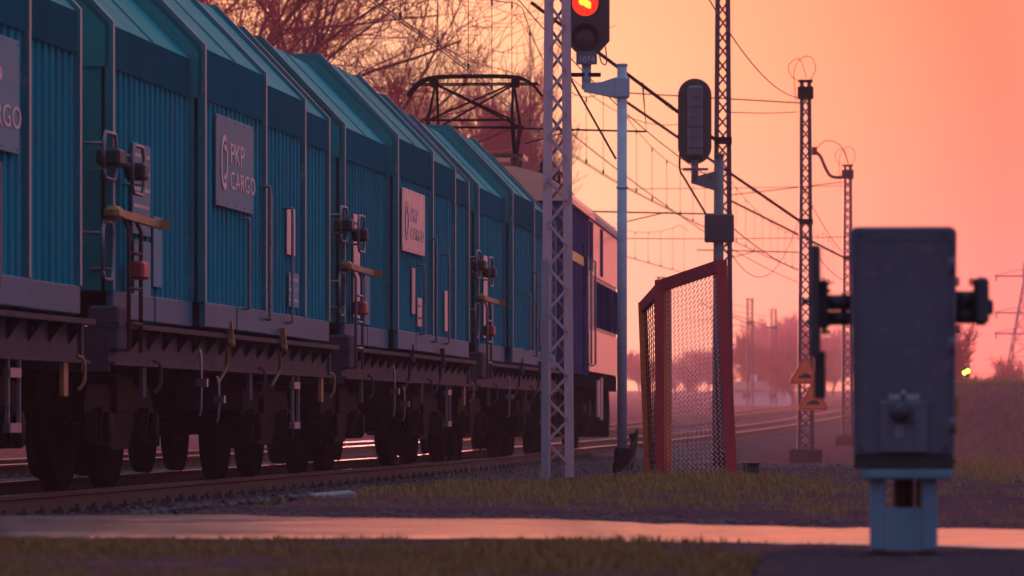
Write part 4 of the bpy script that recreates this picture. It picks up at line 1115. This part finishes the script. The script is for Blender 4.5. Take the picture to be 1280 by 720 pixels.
    for z in (352, 362, 404, 414): m.tube([(lx(1026), -.06, lz(z)), (lx(1038), -.06, lz(z))], .008, 6)
    m.tube([(lx(1003), -.03, lz(375)), (lx(1014), -.03, lz(375))], .011, 8); m.tube([(lx(1000), -.03, lz(375)), (lx(1004), -.03, lz(375))], .016, 8)
    m.tube([(lx(1006), .05, lz(400)), (lx(1014), .05, lz(403))], .012, 8)
    m.build('shaft', M['cabdk'], root)
    m = MB(); m.box(lx(1012), lx(1024.5), -.1, .12, lz(445), lz(304), bev=.006); m.box(lx(1024.6), lx(1034), -.08, .1, lz(412), lz(346), bev=.012); m.build('counterweight_arm', M['cabdk'], root)
    m = MB(); m.box(lx(1017), lx(1031), -.09, .11, lz(498), lz(438), bev=.004); m.build('counterweight', M['black'], root)
    # right shaft and hub
    m = MB(); m.tube([(lx(1195), .02, lz(373)), (lx(1220), .02, lz(373))], .034, 16); m.tube([(lx(1195), .02, lz(393)), (lx(1220), .02, lz(393))], .03, 16)
    for z in (348, 353): m.tube([(lx(1212), .0, lz(z)), (lx(1220), .0, lz(z))], .007, 6)
    for (xx, z) in ((1197.5, 348), (1197.5, 354), (1199, 408), (1199, 414)): m.tube([(lx(xx) - .012, -.1, lz(z)), (lx(xx) + .008, -.1, lz(z))], .009, 6)
    m.build('shaft', M['cabdk'], root)
    m = MB(); m.box(lx(1218), lx(1237), -.1, .12, lz(405), lz(345), bev=.014); m.lathe([(0, .03), (.012, .03), (.018, .02), (.018, .001)], 'x', (lx(1237), .02, lz(382)), 16); m.build('hub', M['cabdk'], root)
    m = MB(); m.box(lx(1194.5), lx(1198), .05, .12, lz(545), lz(495), bev=.003); m.build('gold_glint_strip', M['amber'], root)  # added strip, imitates golden light on the cabinet's right edge
machine()

# ---------------------------------------------------------------- overhead lines
def overhead(off, z_c, z_m, y0, y1, supports, label, pair=True, sag=.75, drop=4.2):
    o0 = on_track((y0 + y1) / 2, off); root = thing('overhead_line', o0, 0, label, 'overhead wire', 'overhead lines above the tracks')
    ys = np.arange(y0, y1, 2.0)
    def zm(y):
        for a, b in zip(supports[:-1], supports[1:]):
            if a <= y <= b:
                t = (y - a) / (b - a); return z_m - sag * 4 * t * (1 - t)
        return z_m
    for d in ((-.03, .03) if pair else (0,)):
        m = MB(); m.tube([on_track(y, off + d, z_c) - o0 for y in ys], .0085, 5, cap=False); m.build('contact_wire', M['wire'], root)
    m = MB(); m.tube([on_track(y, off, zm(y)) - o0 for y in ys], .009, 5, cap=False); mw = m.build('messenger_wire', M['wire'], root)
    d = MB(); y = y0 + 1; k = 0
    while y < y1 - 1 and k < 100:
        a = on_track(y, off, z_c) - o0; b = on_track(y, off, zm(y)) - o0
        q = MB(); q.tube([a, b], .0055, 4, cap=False); q.box(a.x - .02, a.x + .02, a.y - .03, a.y + .03, a.z, a.z + .09); q.box(b.x - .015, b.x + .015, b.y - .03, b.y + .03, b.z - .1, b.z)
        q.build('dropper', M['wire'], root); y += drop; k += 1
overhead(0, 5.58, 7.5, 20, 200, [-4, 50, 77.5, 98, 132, 190, 250, 310], 'overhead line above the train, running over the pantograph')
overhead(-4.6, 5.58, 7.4, 20, 180, [10, 65, 120, 175, 230, 310], 'overhead line above the empty far track, left of the pantograph', pair=True, sag=1.0, drop=5.0)
def wire(pts, r, label, name='overhead_wire', cat='wire'):
    p = [Vector(q) for q in pts]; m = MB(); m.tube([q - p[0] for q in p], r, 5, cap=False)
    o = m.build(name, M['wire']); o.location = p[0]; tag(o, label, cat)
def px(x, y, Y): s = 5800 / Y; return ((x - 640) / s, Y, .53 - (y - 523) / s)
def sagw(a, b, sag, n=14):
    a = Vector(a); b = Vector(b); return [a.lerp(b, t / n) - Vector((0, 0, 4 * sag * (t / n) * (1 - t / n))) for t in range(n + 1)]
wire(sagw(px(906, 140, 77.4), px(996, 140, 98), .02), .009, 'level wire from the mast behind the signal to the mast with curled wires')
wire(sagw(px(640, -10, 60), px(905, 232, 77.4), .25), .008, 'thin wire sloping down past the red signal to the lattice mast')
wire(sagw(px(870, -30, 60), px(998, 122, 97.8), .35), .010, 'sagging wire at the top between two lattice masts')
wire(sagw(px(905, 275, 78), px(1003, 340, 98), .1), .010, 'slanting wire below the junction box of the capsule signal')
wire(sagw(px(1002, 232, 98), px(1058, 322, 132), .12), .010, 'slanting wire joining the two masts left of the cabinet')
wire(sagw(px(1002, 290, 98), px(1058, 352, 132), .18), .010, 'lower slanting wire joining the two masts left of the cabinet')
wire(sagw(px(780, 298, 118), px(1060, 296, 132), .03), .011, 'long level wire crossing behind the capsule signal')
wire(sagw(px(780, 236, 118), px(1060, 232, 132), .02), .009, 'fainter level wire crossing behind the head of the capsule signal')
wire(sagw(px(905, 300, 78), px(1003, 260, 98), 1.0), .007, 'hanging loop of wire right of the capsule signal')
wire(sagw(px(712, 165, 100), px(1003, 355, 180), .35), .014, 'long wire descending behind the pale signal pole')
wire(sagw(px(540, 60, 90), px(660, -25, 110), .0), .007, 'thin wire crossing the sky above the pantograph')
wire(sagw(px(712, 95, 100), px(850, 155, 110), .35), .009, 'drooping wire between the red signal and the capsule signal')

# ---------------------------------------------------------------- trees (bare, branches and twigs)
def bare_tree(loc, H, spread, seed, label, name='bare_tree', group=None, trunk_r=.28, levels=5, kids_n=(5, 5, 5, 4), first=.35, tw=.014, up=.12):
    rg = random.Random(seed)
    root = thing(name, loc, 0, label, 'tree', group)
    tk = MB(); br = MB(); cr = MB()
    def seg(p, d, L, r, lev):
        n = 4; pts = [p]; rs = [r]; q = p.copy(); dd = d.copy()
        for i in range(n):
            dd = (dd + Vector((rg.gauss(0, .16), rg.gauss(0, .16), rg.gauss(.06, .1)))).normalized()
            q = q + dd * (L / n); pts.append(q.copy()); rs.append(max(tw * .7, r * (1 - .62 * (i + 1) / n)))
        mb = tk if lev == 0 else (br if lev <= 2 else cr)
        mb.tube(pts, rs, 8 if lev == 0 else (5 if lev <= 2 else 3), cap=False)
        if lev >= levels: return
        k = kids_n[min(lev, len(kids_n) - 1)] + (1 if lev == 0 else 0)
        for i in range(k):
            t = rg.uniform(first if lev == 0 else .25, 1.0); a = min(n - 1, int(t * n)); f = t * n - a
            pp = pts[a].lerp(pts[a + 1], f); base = (pts[a + 1] - pts[a]).normalized()
            ax = base.orthogonal().normalized(); ax.rotate(Matrix.Rotation(rg.uniform(0, 6.28), 3, base))
            nd = (base * rg.uniform(.5, 1.0) + ax * rg.uniform(.5, 1.0) * spread); nd.z += up; nd.normalize()
            seg(pp, nd, L * rg.uniform(.5, .74) , max(tw, rs[a] * .55), lev + 1)
    seg(Vector((0, 0, -.2)), Vector((0, 0, 1)), H * .55, trunk_r, 0)
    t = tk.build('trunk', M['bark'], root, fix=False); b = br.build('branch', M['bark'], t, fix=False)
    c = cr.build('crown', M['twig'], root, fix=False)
    return root
def gz(x, y): return ground_z(x, y)
def tree_at(pxx, Y, H, spread, seed, label, **k):
    x = (pxx - 640) / (5800 / Y); return bare_tree((x, Y, gz(x, Y)), H, spread, seed, label, **k)
tree_at(352, 120, 17.5, 1.0, 5, 'big bare tree spreading its branches over the wagons at the upper left', trunk_r=.46, kids_n=(12, 8, 6, 5, 3), tw=.0095, first=.25)
tree_at(480, 190, 14.0, .95, 9, 'bare tree behind the wagon roofs, left of the pantograph', trunk_r=.28, kids_n=(10, 7, 6, 5, 3), tw=.010, up=.12)
tree_at(560, 230, 14.8, .5, 23, 'blurred reddish bare tree behind the pantograph', trunk_r=.30, kids_n=(13, 8, 6, 5, 4), tw=.017, up=.36)
proto = None
hz = [(935, 330, 4.6), (968, 360, 5.0), (992, 300, 4.2), (905, 420, 4.6), (1020, 420, 6.2), (1042, 460, 5.6), (870, 390, 3.2), (845, 450, 3.4), (800, 420, 4.0), (1080, 480, 5), (948, 480, 7.2), (962, 500, 7.6), (985, 520, 8.2), (1005, 540, 8.0), (885, 520, 4.6), (860, 560, 4.8), (1030, 560, 7.2), (830, 560, 4.4)]
for i, (xx, Y, H) in enumerate(hz):
    x = (xx - 640) / (5800 / Y)
    if proto is None:
        proto = bare_tree((x, Y, gz(x, Y)), H, .9, 41, 'hazy bare tree on the horizon beyond the fence and tracks', group='hazy trees beyond the tracks', kids_n=(11, 8, 7, 6), levels=4, trunk_r=.12, tw=.022)
    else:
        c = proto.copy(); col.objects.link(c); c.location = (x, Y, gz(x, Y)); f = H / 4.6; c.scale = (f * 1.15, f * 1.15, f); c.rotation_euler = (0, 0, i * 1.3)
        for ch in kids(proto):
            cc = link_copy(ch, c)
            for g in kids(ch): link_copy(g, cc)
tree_at(1184, 175, 3.4, .6, 77, 'dark slender bare tree rising beside the right edge of the cabinet', levels=4, kids_n=(12, 8, 5), trunk_r=.1, first=.12)
tree_at(1256, 240, 2.4, 1.0, 78, 'low dark bush at the foot of the lattice tower on the right', name='bush', levels=4, kids_n=(14, 8, 5), trunk_r=.08, first=.05)

# ---------------------------------------------------------------- far lattice tower at the right edge
def tower():
    Y = 260; s = 5800 / Y; x = (1282 - 640) / s; z0 = gz(x, Y)
    root = thing('lattice_tower', (x, Y, z0), 0, 'hazy steel lattice tower with cross-arms at the right edge', 'lattice tower')
    H = .53 + (523 - 328) / s - z0; bw, tw = 1.25, .12
    hw = lambda z: bw + (tw - bw) * min(1, z / (H * .86))
    corners = ((-1, -1), (1, -1), (1, 1), (-1, 1))
    for (i, j) in corners:
        m = MB(); m.tube([(i * hw(0), j * hw(0), 0), (i * hw(H * .86), j * hw(H * .86), H * .86), (i * tw, j * tw, H)], .045, 5); m.build('leg', M['mastdk'], root)
    m = MB(); z = .0; dz = 1.3
    while z + dz < H:
        a, b = hw(z), hw(z + dz)
        for k in range(4):
            (i, j), (i2, j2) = corners[k], corners[(k + 1) % 4]
            m.bar((i * a, j * a, z), (i2 * b, j2 * b, z + dz), .035); m.bar((i2 * a, j2 * a, z), (i * b, j * b, z + dz), .035); m.bar((i * b, j * b, z + dz), (i2 * b, j2 * b, z + dz), .03)
        z += dz; dz *= .86
        if dz < .3: break
    m.build('lacing', M['mastdk'], root)
    for yy in (345, 391, 417):
        z = .53 + (523 - yy) / s - z0; m = MB(); m.bar((-1.75, 0, z), (1.75, 0, z), .07, .1); m.bar((-1.75, 0, z + .05), (0, 0, z + .4), .04); m.bar((1.75, 0, z + .05), (0, 0, z + .4), .04)
        for q in (-1.65, 1.65): m.tube([(q, 0, z), (q, 0, z - .3)], .05, 6)
        m.build('cross_arm', M['mastdk'], root)
tower()

# ---------------------------------------------------------------- distant buildings
def house(pxx, Y, w, d, h, rh, label, nwin=3, chimney=True):
    x = (pxx - 640) / (5800 / Y); z0 = gz(x, Y)
    root = thing('shed', (x, Y, z0 - .1), R(-8), label, 'shed')
    m = MB(); m.box(-w / 2, w / 2, -d / 2, d / 2, 0, h); m.build('wall', M['render'], root)
    m = MB(); m.prism([(-d / 2 - .3, h - .05), (d / 2 + .3, h - .05), (0, h + rh)], 'x', -w / 2 - .25, w / 2 + .25); rf = m.build('roof', M['tile'], root)
    if chimney:
        m = MB(); m.box(-w * .2, -w * .2 + .4, -.2, .2, h + rh * .3, h + rh + .45); m.build('chimney', M['render'], rf)
    for k in range(nwin):
        wx = -w / 2 + w * (k + .5) / nwin
        m = MB(); m.box(wx - .3, wx + .3, -d / 2 - .04, -d / 2 - .002, .5, 1.05); fr = m.build('window', M['render'], root)
        m = MB(); m.box(wx - .25, wx + .25, -d / 2 - .055, -d / 2 - .041, .55, 1.0); m.build('pane', M['glass'], fr)
house(952, 322, 3.7, 3.2, 1.25, .55, 'pale low shed in the haze beyond the tracks, right of the red fence', nwin=2)

# ---------------------------------------------------------------- haze, sky, sun
hb = MB(); hb.box(-470, 470, -75, 775, -2.2, 24)
hz_m = bpy.data.materials.new('evening_haze'); hz_m.use_nodes = True
nt = hz_m.node_tree; nt.nodes.clear()
vo = nt.nodes.new('ShaderNodeOutputMaterial'); pv = nt.nodes.new('ShaderNodeVolumePrincipled')
pv.inputs['Color'].default_value = (.95, .66, .68, 1); pv.inputs['Density'].default_value = .0008; pv.inputs['Anisotropy'].default_value = .45
nt.links.new(pv.outputs['Volume'], vo.inputs['Volume'])
ho = hb.build('haze', hz_m); tag(ho, 'warm evening haze over the tracks and fields', 'haze', kind='stuff')

SUN_AZ, SUN_EL = R(-1.6), R(2.4)
sv = Vector((math.sin(SUN_AZ) * math.cos(SUN_EL), math.cos(SUN_AZ) * math.cos(SUN_EL), math.sin(SUN_EL)))
w = bpy.data.worlds.new('World'); sc.world = w; w.use_nodes = True
nt = w.node_tree; N = nt.nodes; L = nt.links
bg = N['Background']; bg.inputs['Strength'].default_value = .1
sky = N.new('ShaderNodeTexSky'); sky.sky_type = 'NISHITA'; sky.sun_disc = False; sky.sun_elevation = SUN_EL; sky.sun_rotation = SUN_AZ
sky.air_density = 2.5; sky.dust_density = 4
tc = N.new('ShaderNodeTexCoord')
sub = N.new('ShaderNodeVectorMath'); sub.operation = 'DISTANCE'; sub.inputs[1].default_value = sv
L.new(tc.outputs['Generated'], sub.inputs[0])
hf = N.new('ShaderNodeMath'); hf.operation = 'MULTIPLY'; hf.inputs[1].default_value = .5
L.new(sub.outputs['Value'], hf.inputs[0])
rp = N.new('ShaderNodeValToRGB'); el = rp.color_ramp.elements
stops = [(0, (1.0, .66, .36)), (.02, (1.0, .575, .29)), (.042, (1.0, .38, .185)), (.068, (1.0, .165, .085)), (.13, (1.6, .50, .33)), (.30, (.8, .29, .40)), (.55, (.25, .21, .42)), (1, (.175, .13, .28))]
el[0].position = 0; el[0].color = (*stops[0][1], 1); el[1].position = 1; el[1].color = (*stops[-1][1], 1)
for p, c in stops[1:-1]:
    e = el.new(p); e.color = (*c, 1)
L.new(hf.outputs[0], rp.inputs['Fac'])
sx = N.new('ShaderNodeVectorMath'); sx.operation = 'SCALE'; sx.inputs['Scale'].default_value = 13.0
L.new(rp.outputs['Color'], sx.inputs[0])
s2 = N.new('ShaderNodeVectorMath'); s2.operation = 'SCALE'; s2.inputs['Scale'].default_value = .35
L.new(sky.outputs['Color'], s2.inputs[0])
sz = N.new('ShaderNodeSeparateXYZ'); L.new(tc.outputs['Generated'], sz.inputs[0])
zm = N.new('ShaderNodeMapRange'); zm.inputs['From Min'].default_value = .25; zm.inputs['From Max'].default_value = 1.0; zm.inputs['To Max'].default_value = 1.0
L.new(sz.outputs['Z'], zm.inputs['Value'])
zc = N.new('ShaderNodeVectorMath'); zc.operation = 'SCALE'; zc.inputs[0].default_value = (.3, 4.2, 4.6); L.new(zm.outputs['Result'], zc.inputs['Scale'])
a2 = N.new('ShaderNodeVectorMath'); a2.operation = 'ADD'; L.new(sx.outputs[0], a2.inputs[0]); L.new(zc.outputs[0], a2.inputs[1]); sx = a2
ad = N.new('ShaderNodeVectorMath'); ad.operation = 'ADD'
L.new(sx.outputs[0], ad.inputs[0]); L.new(s2.outputs[0], ad.inputs[1])
L.new(ad.outputs[0], bg.inputs['Color'])

sd = bpy.data.lights.new('sun', 'SUN'); sd.energy = 5.0; sd.angle = R(.5); sd.color = (1.0, .27, .24)
so = bpy.data.objects.new('sun', sd); col.objects.link(so); so.rotation_euler = (-sv).to_track_quat('-Z', 'Y').to_euler(); so.location = (0, 0, 40)

# ---------------------------------------------------------------- one object per separate piece
def split_pieces():
    cache = {}
    for o in list(bpy.data.objects):
        if o.type != 'MESH' or o.get('kind') or not o.parent: continue
        if any(k in o.name for k in ('crown', 'branch', 'trunk', 'chain_link', 'lettering', 'rail', 'coupling')) and 'grab' not in o.name and 'top_rail' not in o.name: continue
        me = o.data
        if me.name not in cache:
            nv = len(me.vertices); par = list(range(nv))
            def find(a):
                while par[a] != a:
                    par[a] = par[par[a]]; a = par[a]
                return a
            for e in me.edges:
                a, b = find(e.vertices[0]), find(e.vertices[1])
                if a != b: par[a] = b
            roots = {}; isl = [roots.setdefault(find(i), len(roots)) for i in range(nv)]
            k = len(roots); cache[me.name] = None
            if 1 < k <= 500:
                P = np.array([v.co for v in me.vertices]); isl = np.array(isl)
                lo = np.array([P[isl == i].min(0) for i in range(k)]); hi = np.array([P[isl == i].max(0) for i in range(k)])
                sz = (hi - lo).max(1)
                gap = np.maximum(0, np.maximum(lo[:, None] - hi[None], lo[None] - hi[:, None]))
                near = np.sqrt((gap ** 2).sum(2)) <= np.maximum(.02, .47 * np.maximum(sz[:, None], sz[None]))
                grp = list(range(k)); 
                for i in range(k):
                    if grp[i] != i: continue
                lab = -np.ones(k, int); c = 0
                for i in range(k):
                    if lab[i] >= 0: continue
                    st = [i]; lab[i] = c
                    while st:
                        a = st.pop()
                        for b in np.nonzero(near[a] & (lab < 0))[0]: lab[b] = c; st.append(b)
                    c += 1
                if c > 1:
                    out = []
                    for g in range(c):
                        vid = np.nonzero(lab[isl] == g)[0]; mp_ = {int(v): i for i, v in enumerate(vid)}
                        pf = [p for p in me.polygons if p.vertices[0] in mp_]
                        nm = bpy.data.meshes.new(me.name.split('.')[0])
                        nm.from_pydata([me.vertices[int(v)].co for v in vid], [], [[mp_[q] for q in p.vertices] for p in pf])
                        nm.polygons.foreach_set('use_smooth', [p.use_smooth for p in pf]); nm.polygons.foreach_set('material_index', [p.material_index for p in pf])
                        for mm in me.materials: nm.materials.append(mm)
                        out.append(nm)
                    out.sort(key=lambda q: -len(q.vertices)); cache[me.name] = out
        parts = cache[me.name]
        if parts:
            for nm in parts[1:]:
                c = bpy.data.objects.new(o.name.split('.')[0], nm); col.objects.link(c); c.parent = o.parent; c.matrix_local = o.matrix_local.copy()
            o.data = parts[0]
split_pieces()

# ---------------------------------------------------------------- camera
cd = bpy.data.cameras.new('camera'); cam = bpy.data.objects.new('camera', cd); col.objects.link(cam)
cam.location = (0, 0, CAM_Z); cam.rotation_euler = (R(90), 0, 0)
cd.sensor_width = 36; cd.lens = 5800 / 1280 * 36; cd.shift_y = 163 / 1280
cd.clip_start = .1; cd.clip_end = 5000
cd.dof.use_dof = True; cd.dof.focus_distance = 44; cd.dof.aperture_fstop = 5.2
sc.camera = cam
sc.view_settings.view_transform = 'Standard'; sc.view_settings.look = 'None'; sc.view_settings.exposure = 0; sc.view_settings.gamma = 1; sc.view_settings.use_curve_mapping = False
sc.render.engine = 'CYCLES'
sc.cycles.use_denoising = True
sc.cycles.max_bounces = 6; sc.cycles.volume_bounces = 1
sc.cycles.transparent_max_bounces = 8
